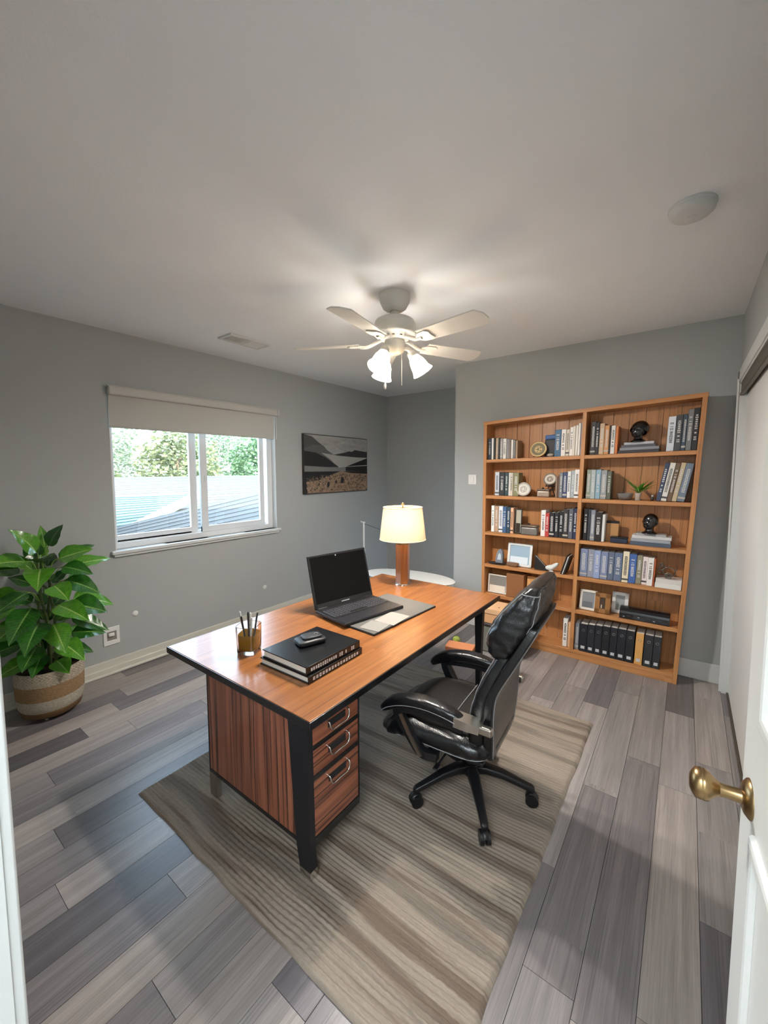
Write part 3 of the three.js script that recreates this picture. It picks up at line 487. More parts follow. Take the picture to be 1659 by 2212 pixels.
// ------------------------------------------------------------------ office chair (local +z is forward, +x the sitter's left)
{
  const t = thing('office_chair', 'black leather executive office chair with pale stitching on castors', 'chair', [-0.725, RUG, -1.61], -1.5);
  const R = 0.262, leg0 = Math.PI / 2 + 0.26;
  for (let k = 0; k < 5; k++) {
    const a = leg0 + k * 2 * Math.PI / 5;
    const secs = [[0.02, 0.115, 0.052, 0.04], [0.07, 0.122, 0.05, 0.036], [0.14, 0.112, 0.042, 0.03], [0.21, 0.09, 0.034, 0.026], [0.262, 0.074, 0.03, 0.026], [0.272, 0.07, 0.022, 0.018]];
    const rings = secs.map(([r, y, w, h]) => Array.from({ length: 16 }, (_, j) => { const [c, s] = se(2 * Math.PI * j / 16, 4); return V(r, y + s * h / 2, c * w / 2); }));
    part('base_leg', loft(rings).rotateY(a), M.plastic, t);
    const c = part('castor', [cyl(0.0265, 0.0265, 0.015, 0, 0, 0, 28).rotateX(Math.PI / 2).translate(R, 0.0265, 0.0125), cyl(0.0265, 0.0265, 0.015, 0, 0, 0, 28).rotateX(Math.PI / 2).translate(R, 0.0265, -0.0125)].map((q) => q.rotateY(a)), M.plastic, t);
    part('castor_hood', [new THREE.SphereGeometry(0.029, 20, 10, 0, Math.PI * 2, 0, 1.25).scale(1, 1, 0.75).translate(R, 0.029, 0), cyl(0.008, 0.008, 0.03, R, 0.06, 0, 10)].map((q) => q.rotateY(a)), M.plastic, c);
  }
  part('hub', lathe([[0, 0.14], [0.034, 0.14], [0.04, 0.13], [0.042, 0.1], [0.036, 0.088], [0, 0.086]]), M.plastic, t);
  part('gas_column', [lathe([[0.026, 0.13], [0.026, 0.2], [0.018, 0.205], [0.018, 0.245]])], M.plastic, t);
  part('tilt_mechanism', [rbox(0.16, 0.04, 0.22, 0.012, 0, 0.245, 0.03), rbox(0.32, 0.018, 0.34, 0.006, 0, 0.262, 0.06)], M.plastic, t);
  part('tension_knob', cyl(0.02, 0.024, 0.03, 0, 0.225, 0.12, 20), M.plastic, t);
  part('lever', [tube([[0.08, 0.245, 0.05], [0.16, 0.241, 0.055], [0.215, 0.233, 0.06]], 0.005, 12, 8), rbox(0.04, 0.008, 0.02, 0.004, 0.225, 0.233, 0.06), tube([[-0.08, 0.245, -0.02], [-0.16, 0.241, -0.02], [-0.215, 0.233, -0.02]], 0.005, 12, 8), rbox(0.04, 0.008, 0.02, 0.004, -0.225, 0.233, -0.02)], M.plastic, t);
  // seat
  { const g = pillow(0.45, 0.135, 0.52, 5, 2.4, 72, 0.006, 30), p = g.attributes.position;
    for (let i = 0; i < p.count; i++) { const z = p.getZ(i), f = smooth(0.06, 0.24, z); p.setY(i, p.getY(i) - 0.035 * f * f); }
    g.computeVertexNormals(); g.translate(0, 0.33, 0.105); part('seat_cushion', uvm(g, 'z'), M.leather, t);
    const pad = pillow(0.37, 0.05, 0.4, 6, 3, 56, 0.0015, 20), q = pad.attributes.position;
    for (let i = 0; i < q.count; i++) { const z = q.getZ(i), f = smooth(0.04, 0.2, z); q.setY(i, q.getY(i) - 0.03 * f * f); }
    pad.computeVertexNormals(); pad.translate(0, 0.384, 0.1); part('seat_pad', uvm(pad, 'z'), M.seatl, t); }
  const loopAt = (w, d, y, cz, p = 5, n = 48) => Array.from({ length: n }, (_, j) => { const [c, s] = se(2 * Math.PI * j / n, p); return [c * w / 2, typeof y === 'function' ? y(s * d / 2) : y, cz + s * d / 2]; });
  part('seat_piping', [tube(loopAt(0.424, 0.492, (z) => 0.299 - 0.035 * smooth(0.06, 0.24, z) ** 2, 0.105), 0.0022, 120, 6, true), tube([[-0.165, 0.4085, 0.03], [0, 0.4105, 0.03], [0.165, 0.4085, 0.03]], 0.0018, 30, 6)], M.pipe, t);
  // back: rear and front lines of the upholstery over the height, read as tables
  const table = (rows) => (y) => { const n = rows.length, m = (i) => (i === 0 ? (rows[1][1] - rows[0][1]) / (rows[1][0] - rows[0][0]) : i === n - 1 ? (rows[i][1] - rows[i - 1][1]) / (rows[i][0] - rows[i - 1][0]) : (rows[i + 1][1] - rows[i - 1][1]) / (rows[i + 1][0] - rows[i - 1][0])); if (y <= rows[0][0]) return rows[0][1]; if (y >= rows[n - 1][0]) return rows[n - 1][1]; let i = 1; while (rows[i][0] < y) i++; const h = rows[i][0] - rows[i - 1][0], t = (y - rows[i - 1][0]) / h, t2 = t * t, t3 = t2 * t; return (2 * t3 - 3 * t2 + 1) * rows[i - 1][1] + (t3 - 2 * t2 + t) * h * m(i - 1) + (3 * t2 - 2 * t3) * rows[i][1] + (t3 - t2) * h * m(i); };
  const rear = table([[0.28, -0.15], [0.4, -0.158], [0.5, -0.16], [0.58, -0.172], [0.7, -0.232], [0.84, -0.305], [0.9, -0.33], [1.01, -0.345]]);
  const lowFront = table([[0.33, -0.03], [0.42, -0.045], [0.53, -0.066], [0.64, -0.108], [0.73, -0.15], [0.8, -0.19]]);
  const headFront = table([[0.7, -0.14], [0.76, -0.112], [0.82, -0.118], [0.9, -0.165], [0.96, -0.215], [1.01, -0.26]]);
  const shell = (y0, y1, wf, zr, zf, capW, capD, p, wr, fr) => { // wr: creases
    const at = (y, a) => { const u = clamp((y - y0) / (y1 - y0)), e = Math.sin(Math.acos(clamp(2 * u - 1, -1, 1))), w = wf(u) * Math.max(0.02, e) ** capW, m = (zr(y) + zf(y)) / 2, d = Math.max(0.004, zf(y) - zr(y)) * Math.max(0.02, e) ** capD, [c, q] = se(a, p); const P = V(c * w / 2, y, m + q * d / 2), k = wr * N3(P.x * fr * 0.5 + 3, P.y * fr * 1.5, P.z * fr); return P.add(V(c * k, 0, q * k)); };
    const rings = []; for (let i = 0; i <= 40; i++) { const y = lerp(y0, y1, 0.5 - 0.5 * Math.cos(Math.PI * i / 40)); rings.push(Array.from({ length: 64 }, (_, j) => at(y, -2 * Math.PI * j / 64))); }
    return { g: uvm(loft(rings), 'y'), at, line: (a, ya, yb, n = 22) => Array.from({ length: n }, (_, i) => { const P = at(lerp(ya, yb, i / (n - 1)), a), q = at(lerp(ya, yb, i / (n - 1)), a); return [P.x, P.y, q.z]; }), across: (y, a0, a1, n = 20) => Array.from({ length: n }, (_, i) => { const P = at(y, lerp(a0, a1, i / (n - 1))); return [P.x, P.y, P.z]; }) };
  };
  const low = shell(0.335, 0.8, (u) => lerp(0.425, 0.395, u), (y) => rear(y) + 0.02, lowFront, 0.14, 0.34, 4, 0.0028, 16);
  const head = shell(0.72, 1.012, (u) => 0.425 - 0.06 * u * u, (y) => rear(y) + 0.022, headFront, 0.13, 0.3, 4.4, 0.0045, 22);
  const hull = shell(0.285, 0.875, (u) => lerp(0.36, 0.405, smooth(0, 0.35, u)), rear, (y) => rear(y) + 0.045, 0.1, 0.12, 7, 0.0004, 6);
  part('back_cushion', low.g, M.leather, t); part('headrest', head.g, M.leather, t); part('back_shell', hull.g, M.leather, t);
  const Q = Math.PI / 4;
  part('back_piping', [tube(low.line(Q * 0.95, 0.37, 0.75), 0.0022, 60, 6), tube(low.line(Math.PI - Q * 0.95, 0.37, 0.75), 0.0022, 60, 6), tube(hull.line(-Q * 0.98, 0.3, 0.86), 0.0022, 60, 6), tube(hull.line(Math.PI + Q * 0.98, 0.3, 0.86), 0.0022, 60, 6), tube(hull.across(0.862, -Q * 0.98, -Math.PI + Q * 0.98), 0.0022, 40, 6), tube(head.line(Q, 0.735, 0.995), 0.0022, 50, 6), tube(head.line(Math.PI - Q, 0.735, 0.995), 0.0022, 50, 6), tube(head.line(-Q * 0.9, 0.8, 0.995), 0.0022, 50, 6), tube(head.line(Math.PI + Q * 0.9, 0.8, 0.995), 0.0022, 50, 6), tube(head.across(0.985, -Q * 0.9, Q), 0.0022, 30, 6), tube(head.across(0.985, Math.PI + Q * 0.9, Math.PI - Q), 0.0022, 30, 6)], M.pipe, t);
  for (const s of [-1, 1]) {
    const a = new THREE.Group(); a.name = 'armrest'; t.add(a);
    const cx = s * 0.243, line = [[-0.06, 0.478], [0.0, 0.49], [0.07, 0.496], [0.15, 0.49], [0.22, 0.472], [0.275, 0.445], [0.305, 0.418]];
    const curve = new THREE.CatmullRomCurve3(line.map(([z, y]) => V(cx, y, z))), n = 34, rings = [];
    for (let i = 0; i <= n; i++) { const u = i / n, P = curve.getPoint(u), T2 = curve.getTangent(u), Nn = V(0, T2.z, -T2.y), cap = Math.sin(Math.PI * clamp(u, 0.015, 0.985)) ** 0.22;
      rings.push(Array.from({ length: 24 }, (_, j) => { const [c, q] = se(-2 * Math.PI * j / 24, 3.4); const k = 1 + 0.05 * N3(i * 0.45, j * 0.4, s * 2); return P.clone().add(V(c * 0.035 * cap * k, 0, 0)).addScaledVector(Nn, q * 0.027 * cap * k); })); }
    part('arm_pad', uvm(loft(rings), 'z'), M.leather, a);
    part('pad_stitching', [tube(Array.from({ length: 14 }, (_, i) => { const P = curve.getPoint(0.06 + 0.88 * i / 13); return [cx + s * 0.0355, P.y - 0.004, P.z]; }), 0.0016, 40, 5)], M.pipe, a);
    const sweep = (pts, w, h) => { const cu = new THREE.CatmullRomCurve3(pts.map((p) => V(...p))), rg = []; for (let i = 0; i <= 24; i++) { const P = cu.getPoint(i / 24), T2 = cu.getTangent(i / 24), Nn = V(0, T2.z, -T2.y); rg.push([[-1, -1], [1, -1], [1, 1], [-1, 1]].map(([c, q]) => P.clone().add(V(c * w / 2, 0, 0)).addScaledVector(Nn, q * h / 2)).reverse()); } const g = loft(rg).toNonIndexed(); g.computeVertexNormals(); return g; };
    part('arm_support', [sweep([[cx, 0.452, -0.06], [cx, 0.466, 0.03], [cx, 0.462, 0.13], [cx, 0.438, 0.23], [cx - s * 0.004, 0.39, 0.215], [cx - s * 0.008, 0.33, 0.17], [cx - s * 0.012, 0.275, 0.12], [cx - s * 0.03, 0.268, 0.06]], 0.03, 0.036)], M.plastic, a);
    part('metal_strut', [sweep([[cx + s * 0.014, 0.425, 0.212], [cx + s * 0.013, 0.35, 0.17], [cx + s * 0.006, 0.268, 0.122]], 0.007, 0.017)], M.steel, a, 'brushed metal strip');
    part('metal_bracket', [sweep([[cx, 0.478, -0.03], [cx - s * 0.004, 0.474, -0.085], [cx - s * 0.018, 0.466, -0.125]], 0.06, 0.036), rbox(0.03, 0.034, 0.06, 0.009, cx - s * 0.012, 0.462, -0.14)], M.steel, a, 'brushed metal bracket');
  }
}

// ------------------------------------------------------------------ plant
{
  const C = [-3.055, 0, -0.69];
  const p = thing('basket_planter', 'round woven planter in cream and tan bands', 'planter', C);
  const weave = tex(512, 128, (u, v, c) => { const a = Math.sin(u * 2 * Math.PI * 96), b = Math.sin(v * 2 * Math.PI * 14 + (Math.floor(u * 96) % 2) * Math.PI); const k = 200 + 34 * a * b + 20 * N3(u * 60, v * 12, 3); c[0] = c[1] = c[2] = k; }, true, 1, 1);
  const weaveB = weave.clone(); weaveB.colorSpace = THREE.NoColorSpace; weaveB.needsUpdate = true;
  const wm = (h) => std({ color: S(h), map: weave, bumpMap: weaveB, bumpScale: 0.005, roughness: 0.95 });
  part('base_tray', lathe([[0, 0.012], [0.12, 0.012], [0.145, 0.03], [0.152, 0.06], [0.148, 0.065]], 48), paint('6b5030'), p);
  part('lower_band', lathe([[0.148, 0.058], [0.158, 0.075], [0.163, 0.1], [0.164, 0.135]], 64), wm('#d9cdb9'), p);
  part('middle_band', lathe([[0.162, 0.133], [0.166, 0.17], [0.167, 0.225]], 64), wm('#b8946a'), p);
  part('upper_band', lathe([[0.168, 0.222], [0.17, 0.25], [0.17, 0.298], [0.166, 0.303], [0.161, 0.3], [0.158, 0.26]], 64), wm('#d6c6ae'), p);
  for (let k = 0; k < 4; k++) part('foot', cyl(0.012, 0.009, 0.02, 0.1 * Math.cos(k * 1.57 + 0.5), 0.008, 0.1 * Math.sin(k * 1.57 + 0.5), 12), M.cream, p);
  part('soil', new THREE.CylinderGeometry(0.158, 0.158, 0.01, 40).translate(0, 0.262, 0), std({ color: S('#2a1710'), roughness: 1, bumpMap: peel, bumpScale: 0.006 }), p);
  const t = thing('leafy_plant', 'tall glossy green leafy plant in the woven planter', 'plant', [C[0], 0.267, C[2]]);
  const leafGeo = (L, W, bend, fold) => {
    const pos = [], uv = [], idx = [], n = 14, m = 6;
    for (let i = 0; i <= n; i++) for (let j = -m; j <= m; j++) { const u = i / n, s = j / m; const w = W * Math.sin(Math.PI * Math.min(1, u * 1.02) ** 0.72) ** 0.85 * (1 - 0.25 * u) + 0.0006; const z = u * L, y = -bend * L * u * u + fold * Math.abs(s) * w + 0.012 * L * Math.sin(u * 22 + s * 2) * Math.abs(s); pos.push(s * w, y, z * (1 - 0.15 * bend)); uv.push(s * 0.5 + 0.5, u); }
    for (let i = 0; i < n; i++) for (let j = 0; j < 2 * m; j++) { const a = i * (2 * m + 1) + j, b = a + 2 * m + 1; idx.push(a, b, a + 1, a + 1, b, b + 1); }
    const g = new THREE.BufferGeometry(); g.setAttribute('position', new THREE.Float32BufferAttribute(pos, 3)); g.setAttribute('uv', new THREE.Float32BufferAttribute(uv, 2)); g.setIndex(idx); g.computeVertexNormals(); return g;
  };
  const leafMap = (A, B, rib) => tex(128, 256, (u, v, c) => { const s = Math.abs(u - 0.5) * 2, r = Math.abs((v * 13 - s * 2.4) % 1 - 0.5); const k = smooth(0.1, 0.0, s) * 0.9 + smooth(0.12, 0.0, r) * 0.45 * (1 - s * 0.5); mixc(c, A, B, 0.5 + 0.5 * N3(u * 4, v * 6, 2)); const d = [...c]; mixc(c, d, rib, clamp(k)); });
  const lm = [leafMap([48, 108, 30], [34, 84, 24], [150, 182, 104]), leafMap([98, 158, 44], [70, 134, 34], [190, 212, 130]), leafMap([28, 66, 28], [36, 82, 32], [120, 150, 104])].map((map) => phy({ map, roughness: 0.28, clearcoat: 0.4, side: THREE.DoubleSide, transmission: 0.18, thickness: 0 }));
  const geos = [leafGeo(0.2, 0.07, 0.22, 0.22), leafGeo(0.23, 0.08, 0.35, 0.2), leafGeo(0.18, 0.075, 0.15, 0.25), leafGeo(0.25, 0.062, 0.12, 0.25)];
  const stems = [];
  for (let k = 0; k < 4; k++) { const a = k * 1.7; stems.push(tube([[0.03 * Math.cos(a), 0, 0.03 * Math.sin(a)], [0.04 * Math.cos(a), 0.25, 0.04 * Math.sin(a)], [0.03 * Math.cos(a + 1), 0.5, 0.03 * Math.sin(a + 1)], [0.02 * Math.cos(a + 2), 0.7 - 0.06 * k, 0.02 * Math.sin(a + 2)]], 0.007, 24, 8)); }
  part('stem', stems, paint('4a5a2a'), t);
  // a leaf: height on the stem, bearing, pitch; blades turn their faces to the open side of the room
  const room = V(0.86, 0.42, 0.28).normalize();
  const leaf = (h, az, elev, gi, mi, sc, out) => {
    const st = V(0.03 * Math.cos(az), h, 0.03 * Math.sin(az)), dir = V(Math.cos(az) * Math.cos(elev), Math.sin(elev), Math.sin(az) * Math.cos(elev)), e = st.clone().addScaledVector(V(dir.x, Math.abs(dir.y) * 0.5 + 0.35, dir.z).normalize(), out);
    part('leaf_stalk', tube([[st.x, st.y - 0.04, st.z], [(st.x + e.x) / 2, (st.y + e.y) / 2 + 0.006, (st.z + e.z) / 2], [e.x, e.y, e.z]], 0.0028, 8, 5), paint('6b8a3a'), t);
    const m = new THREE.Mesh(geos[gi], lm[mi]); m.name = 'leaf'; m.castShadow = m.receiveShadow = true; m.position.copy(e); m.scale.setScalar(sc);
    const want = V(0, 0.75, 0).addScaledVector(room, 0.9), up = want.addScaledVector(dir, -want.dot(dir)).normalize();
    m.quaternion.setFromRotationMatrix(new THREE.Matrix4().makeBasis(new THREE.Vector3().crossVectors(up, dir), up, dir)); t.add(m);
  };
  let k = 0;
  for (const [h, n, el, o, s] of [[0.06, 7, -0.1, 0.07, 0.75], [0.14, 8, -0.25, 0.1, 0.95], [0.24, 8, -0.3, 0.11, 1.05], [0.34, 8, -0.25, 0.11, 1.08], [0.44, 8, -0.15, 0.1, 1.05], [0.53, 7, 0.05, 0.09, 1.0], [0.6, 6, 0.45, 0.06, 0.95], [0.64, 4, 0.95, 0.03, 0.85]])
    for (let i = 0; i < n; i++, k++) { const az = (i / n) * 6.283 + h * 9 + rr(-0.25, 0.25), wall = Math.cos(az) < -0.3; leaf(h * 1.09 + rr(-0.03, 0.03), az, wall ? el + 0.8 : el + rr(-0.25, 0.25), k % 4, [0, 1, 0, 2, 1, 0, 1][k % 7], s * rr(0.85, 1.1) * (wall ? 0.6 : 1), o * (wall ? 0.35 : 1)); }
}

// ------------------------------------------------------------------ bookcase and what stands in it
// The case leans a little, as in the photograph: it widens upwards and its top rises to the right.
function lean(x, y) { const u = clamp((x + 1.41) / 1.41); return [-1.41 + (x + 1.41) * (1 + 0.0603 * y / 1.94), y + clamp((y - 1.242) / 0.662) * lerp(-0.04, 0.04, u)]; }
function leaned(g, base) {
  g = g.index ? g.toNonIndexed() : g;
  const p = g.attributes.position, [bx, by] = lean(base[0], base[1]);
  for (let i = 0; i < p.count; i++) { const [x, y] = lean(p.getX(i), p.getY(i)); p.setXYZ(i, x - bx, y - by, p.getZ(i) - base[2]); }
  return g;
}
const FZ = -3.31, BZ = -3.492;
function shelved(name, label, category, base, group) {
  const [x, y] = lean(base[0], base[1]), t = thing(name, label, category, [x, y + (name === 'bookcase' ? 0 : 0.0009), base[2]], 0, group);
  return { t, add: (n, geos, mat, par = t, l) => part(n, [].concat(geos).map((g) => leaned(g.clone(), base)), mat, par, l) };
}
const LV = { L1: 1.565, L2: 1.242, L3: 0.928, L4: 0.648, L5: 0.388, L6: 0.07, R1: 1.565, R2: 1.242, R3: 0.928, R4: 0.648, R5: 0.388, R6: 0.07 };
{
  const { add } = shelved('bookcase', 'tall open oak bookcase with two bays of shelves', 'bookcase', [-0.705, 0, -3.4]);
  const th = 0.026, pv = (g, a = 'y') => uvm(g, a, rr(0, 3), rr(0, 3));
  for (const [a, b] of [[-1.41, -1.41 + th], [-th, 0]]) add('side_panel', pv(rspan(a, b, 0, 1.904, BZ, FZ, 0.002, 'y')), M.pine);
  add('divider', pv(rspan(-0.682, -0.656, 0.045, 1.88, BZ, FZ, 0.002, 'y')), M.pine);
  add('top_board', pv(rspan(-1.412, 0.002, 1.878, 1.906, BZ, FZ + 0.004, 0.002), 'x'), M.pine);
  add('plinth', pv(rspan(-1.384, -0.026, 0, 0.045, FZ - 0.03, FZ - 0.004, 0.002), 'x'), M.pine);
  for (const y of [0.07, 0.388, 0.648, 0.928, 1.242, 1.565]) for (const [a, b] of [[-1.384, -0.682], [-0.656, -0.026]]) add('shelf', pv(rspan(a, b, y - 0.027, y, BZ + 0.012, FZ - 0.002, 0.002), 'x'), M.pine);
  for (let i = 0; i < 14; i++) { const a = -1.384 + i * 0.097; add('back_board', pv(rspan(a, Math.min(a + 0.0955, -0.026), 0.045, 1.88, BZ, BZ + 0.01, 0.0015, 'y')), M.pine); }
}
const hue = (hex) => { const c = { h: 0, s: 0, l: 0 }; S('#' + hex).getHSL(c, THREE.SRGBColorSpace); const h = c.h * 360;
  if (c.s < 0.14 || c.l > 0.88) return c.l > 0.8 ? 'white' : c.l > 0.62 ? 'pale grey' : c.l > 0.42 ? 'mid grey' : c.l > 0.22 ? 'dark grey' : 'black';
  if (c.l < 0.16) return 'black'; if (h > 190 && h < 260) return c.l < 0.3 ? 'navy' : c.s < 0.3 ? 'slate blue' : 'blue'; if (h > 140 && h <= 190) return 'dark teal';
  if (h > 50 && h <= 140) return c.l < 0.5 ? 'olive' : 'grey-green'; if (h < 12 || h > 340) return c.l > 0.7 ? 'pinkish white' : 'red';
  return c.l > 0.78 ? 'cream' : c.l > 0.58 ? (c.s > 0.5 ? 'peach' : 'beige') : c.l > 0.38 ? (c.s > 0.5 ? 'orange-brown' : 'tan') : 'brown'; };
const ORD = ['first', 'second', 'third', 'fourth', 'fifth', 'sixth', 'seventh', 'eighth', 'ninth', 'tenth', 'eleventh', 'twelfth'];
const BAY = { L1: 'top shelf, left bay', L2: 'second shelf, left bay', L3: 'third shelf, left bay', L4: 'fourth shelf, left bay', L6: 'bottom shelf, left bay', R1: 'top shelf, right bay', R2: 'second shelf, right bay', R3: 'third shelf, right bay', R4: 'fourth shelf, right bay', R6: 'bottom shelf, right bay' };
let bookN = 0;
function bookRow(shelf, row, rows, tilt = 0, binder = false) {
  rows.forEach(([a, b, h, col], i) => {
    const y = LV[shelf], w = (b - a) * Math.cos(tilt) - 0.0012, d = binder ? 0.14 : 0.1 + 0.007 * ((bookN * 7) % 5), zf = FZ - (binder ? 0.012 : 0.02 + 0.004 * ((bookN * 5) % 4));
    bookN++;
    const kind = binder ? 'ring_binder' : 'book', H2 = h - (tilt ? 0.012 : 0);
    const { t, add } = shelved(kind, `${hue(col)} ${binder ? 'binder' : 'book'}, ${ORD[i]} from left in the ${row}, ${BAY[shelf]}`, binder ? 'binder' : 'book', [(a + b) / 2, y, zf - d / 2], `${binder ? 'binders' : 'books'} in the ${row}, ${BAY[shelf]}`);
    const place = (g) => { if (tilt) g.translate(-w / 2, 0, 0).rotateZ(-tilt).translate(w / 2, 0, 0); return g.translate((a + b) / 2, y + 0.0005, 0); };
    const m = paint(col, binder ? 0.35 : 0.5);
    add('cover', [place(rspan(-w / 2, w / 2, 0, H2, zf - 0.006, zf, Math.min(0.004, w * 0.3))), place(span(-w / 2, -w / 2 + 0.0022, 0, H2, zf - d, zf - 0.003)), place(span(w / 2 - 0.0022, w / 2, 0, H2, zf - d, zf - 0.003))], m);
    add('pages', place(span(-w / 2 + 0.0022, w / 2 - 0.0022, 0.003, H2 - 0.004, zf - d + 0.004, zf - 0.006)), M.paper);
    if (binder) {
      add('spine_label', place(span(-w * 0.26, w * 0.26, 0.022, 0.044, zf, zf + 0.0006)), paint('c9cacc'));
      add('finger_ring', place(new THREE.TorusGeometry(Math.min(0.009, w * 0.28), 0.0012, 6, 20).translate(0, H2 - 0.05, zf + 0.0004)), M.chrome);
    } else if (w > 0.02) {
      const light = new THREE.Color('#' + col).getHSL({}).l < 0.45;
      const g = new THREE.PlaneGeometry(H2 * 0.62, w * 0.6).rotateZ(Math.PI / 2).translate(0, H2 * 0.55, zf + 0.0005);
      add('spine_lettering', place(g), light ? inks[bookN % 3] : darkInks[bookN % 3]);
      if (bookN % 3 === 0) add('spine_band', place(span(-w / 2 - 0.0002, w / 2 + 0.0002, 0.018, 0.03, zf - 0.004, zf + 0.0004)), paint(light ? 'b9b4aa' : '4c4a4a'));
    }
  });
}
const darkInks = inks.map((m) => { const k = m.clone(); k.color = S('#3b3836'); return k; });
bookRow('L1', 'left row', [[-1.378, -1.351, 0.188, '2b3346'], [-1.351, -1.334, 0.19, 'e6e4df'], [-1.334, -1.319, 0.192, '1c1b1d'], [-1.319, -1.296, 0.189, 'c2a98a'], [-1.296, -1.281, 0.186, '2a2826'], [-1.281, -1.258, 0.181, '9d9a99'], [-1.258, -1.23, 0.177, 'e8e4dd'], [-1.23, -1.211, 0.171, '8f8c90'], [-1.211, -1.192, 0.168, '7b6e68'], [-1.192, -1.174, 0.162, 'e3dfd9'], [-1.174, -1.158, 0.157, '7d7a7c'], [-1.158, -1.141, 0.152, 'a98d72']]);
bookRow('L1', 'right row', [[-0.865, -0.822, 0.207, '3d6585'], [-0.822, -0.79, 0.206, 'e9e4dc'], [-0.79, -0.765, 0.202, 'd8cdbd'], [-0.765, -0.742, 0.218, 'efeae2'], [-0.742, -0.725, 0.223, 'ddd5c8'], [-0.725, -0.709, 0.228, 'e9e3d9'], [-0.709, -0.694, 0.241, 'f0ece5'], [-0.694, -0.684, 0.245, '8b93a8']]);
bookRow('L2', 'left row', [[-1.315, -1.279, 0.209, 'c9ced6'], [-1.279, -1.236, 0.205, '2c3134'], [-1.236, -1.207, 0.203, '2d4446'], [-1.207, -1.191, 0.202, 'dcdcd8'], [-1.191, -1.166, 0.201, 'cfc4b2'], [-1.166, -1.122, 0.199, '8a8764']]);
bookRow('L2', 'right row', [[-0.848, -0.833, 0.166, '8d7460'], [-0.833, -0.818, 0.178, '6d5546'], [-0.818, -0.796, 0.196, '7e8389'], [-0.796, -0.766, 0.199, '3c4a6d'], [-0.766, -0.742, 0.205, 'e6e6e4'], [-0.742, -0.715, 0.211, 'a9adb0'], [-0.715, -0.684, 0.217, 'eceae6']]);
bookRow('L3', 'left row', [[-1.342, -1.315, 0.225, 'efece6'], [-1.315, -1.282, 0.223, 'b9977a'], [-1.282, -1.245, 0.222, 'e9ebee'], [-1.245, -1.212, 0.221, '3f5f86'], [-1.212, -1.182, 0.219, '2c4257'], [-1.182, -1.157, 0.214, 'e3b48f']]);
bookRow('L3', 'right row', [[-0.943, -0.908, 0.209, 'eceae6'], [-0.908, -0.878, 0.189, 'b8403a'], [-0.878, -0.842, 0.194, '1d1d21'], [-0.842, -0.812, 0.199, '24252b'], [-0.812, -0.779, 0.207, '1f2024'], [-0.779, -0.742, 0.227, '33302e'], [-0.742, -0.711, 0.233, '5a5f6a'], [-0.711, -0.684, 0.237, '2b3350']]);
bookRow('R1', 'left row', [[-0.629, -0.597, 0.241, '2b2a2c'], [-0.597, -0.573, 0.232, '17171a'], [-0.573, -0.542, 0.221, 'c8ab8b'], [-0.542, -0.513, 0.204, 'c98f58'], [-0.513, -0.501, 0.2, '2a211d'], [-0.501, -0.475, 0.197, 'e2dcd6'], [-0.475, -0.458, 0.191, 'cf7a45']]);
bookRow('R1', 'right row', [[-0.185, -0.145, 0.22, 'd9dde2'], [-0.145, -0.109, 0.225, '4b4b4d'], [-0.109, -0.087, 0.225, '3d4a5c'], [-0.087, -0.058, 0.253, '77797b'], [-0.058, -0.028, 0.257, '303033']]);
bookRow('R2', 'left row', [[-0.638, -0.608, 0.215, '8f9a8a'], [-0.608, -0.578, 0.213, 'aab4b5'], [-0.578, -0.546, 0.214, '8aa7b8'], [-0.546, -0.508, 0.209, '95989a'], [-0.508, -0.481, 0.202, '5f6454']]);
bookRow('R2', 'leaning right row', [[-0.215, -0.19, 0.262, '3d4761'], [-0.19, -0.158, 0.261, 'dedad2'], [-0.158, -0.132, 0.259, '6f5a47'], [-0.132, -0.104, 0.26, 'c9b696'], [-0.104, -0.064, 0.255, '6f7c8c']], 0.14);
bookRow('R3', 'left row', [[-0.64, -0.612, 0.237, '1e1e21'], [-0.612, -0.595, 0.235, '3a3d44'], [-0.595, -0.565, 0.23, '8a8d99'], [-0.565, -0.519, 0.217, '28231f'], [-0.519, -0.5, 0.203, 'e0dfdc']]);
bookRow('R4', 'long row', [[-0.65, -0.597, 0.213, '7f8cab'], [-0.597, -0.554, 0.213, '8f93a0'], [-0.554, -0.512, 0.211, '93a0c4'], [-0.512, -0.465, 0.207, '7c86a6'], [-0.465, -0.426, 0.209, '5f6a80'], [-0.426, -0.376, 0.208, '66748f'], [-0.373, -0.334, 0.226, 'e6d9bb'], [-0.334, -0.29, 0.212, '4567a6'], [-0.29, -0.256, 0.205, '8d8871'], [-0.256, -0.225, 0.2, 'eadbd8'], [-0.225, -0.19, 0.198, 'ece5df'], [-0.19, -0.18, 0.195, 'b5603a']]);
bookRow('R6', 'book end', [[-0.654, -0.623, 0.208, '8b8d98']]);
bookRow('R6', 'binder row', [[-0.618, -0.565, 0.216, '22242c'], [-0.565, -0.515, 0.221, '25272f'], [-0.515, -0.467, 0.226, '23252d'], [-0.467, -0.416, 0.231, '1d1e22'], [-0.416, -0.368, 0.233, '202228'], [-0.368, -0.314, 0.235, '1e2027'], [-0.314, -0.262, 0.235, '1f2024'], [-0.255, -0.207, 0.229, 'd9a25c'], [-0.203, -0.15, 0.23, '2a2b2f'], [-0.15, -0.104, 0.23, '2a2b2f']], 0, true);
bookRow('L6', 'right corner', [[-0.74, -0.706, 0.222, 'e8e3dc'], [-0.704, -0.684, 0.2, 'e0b48c']]);

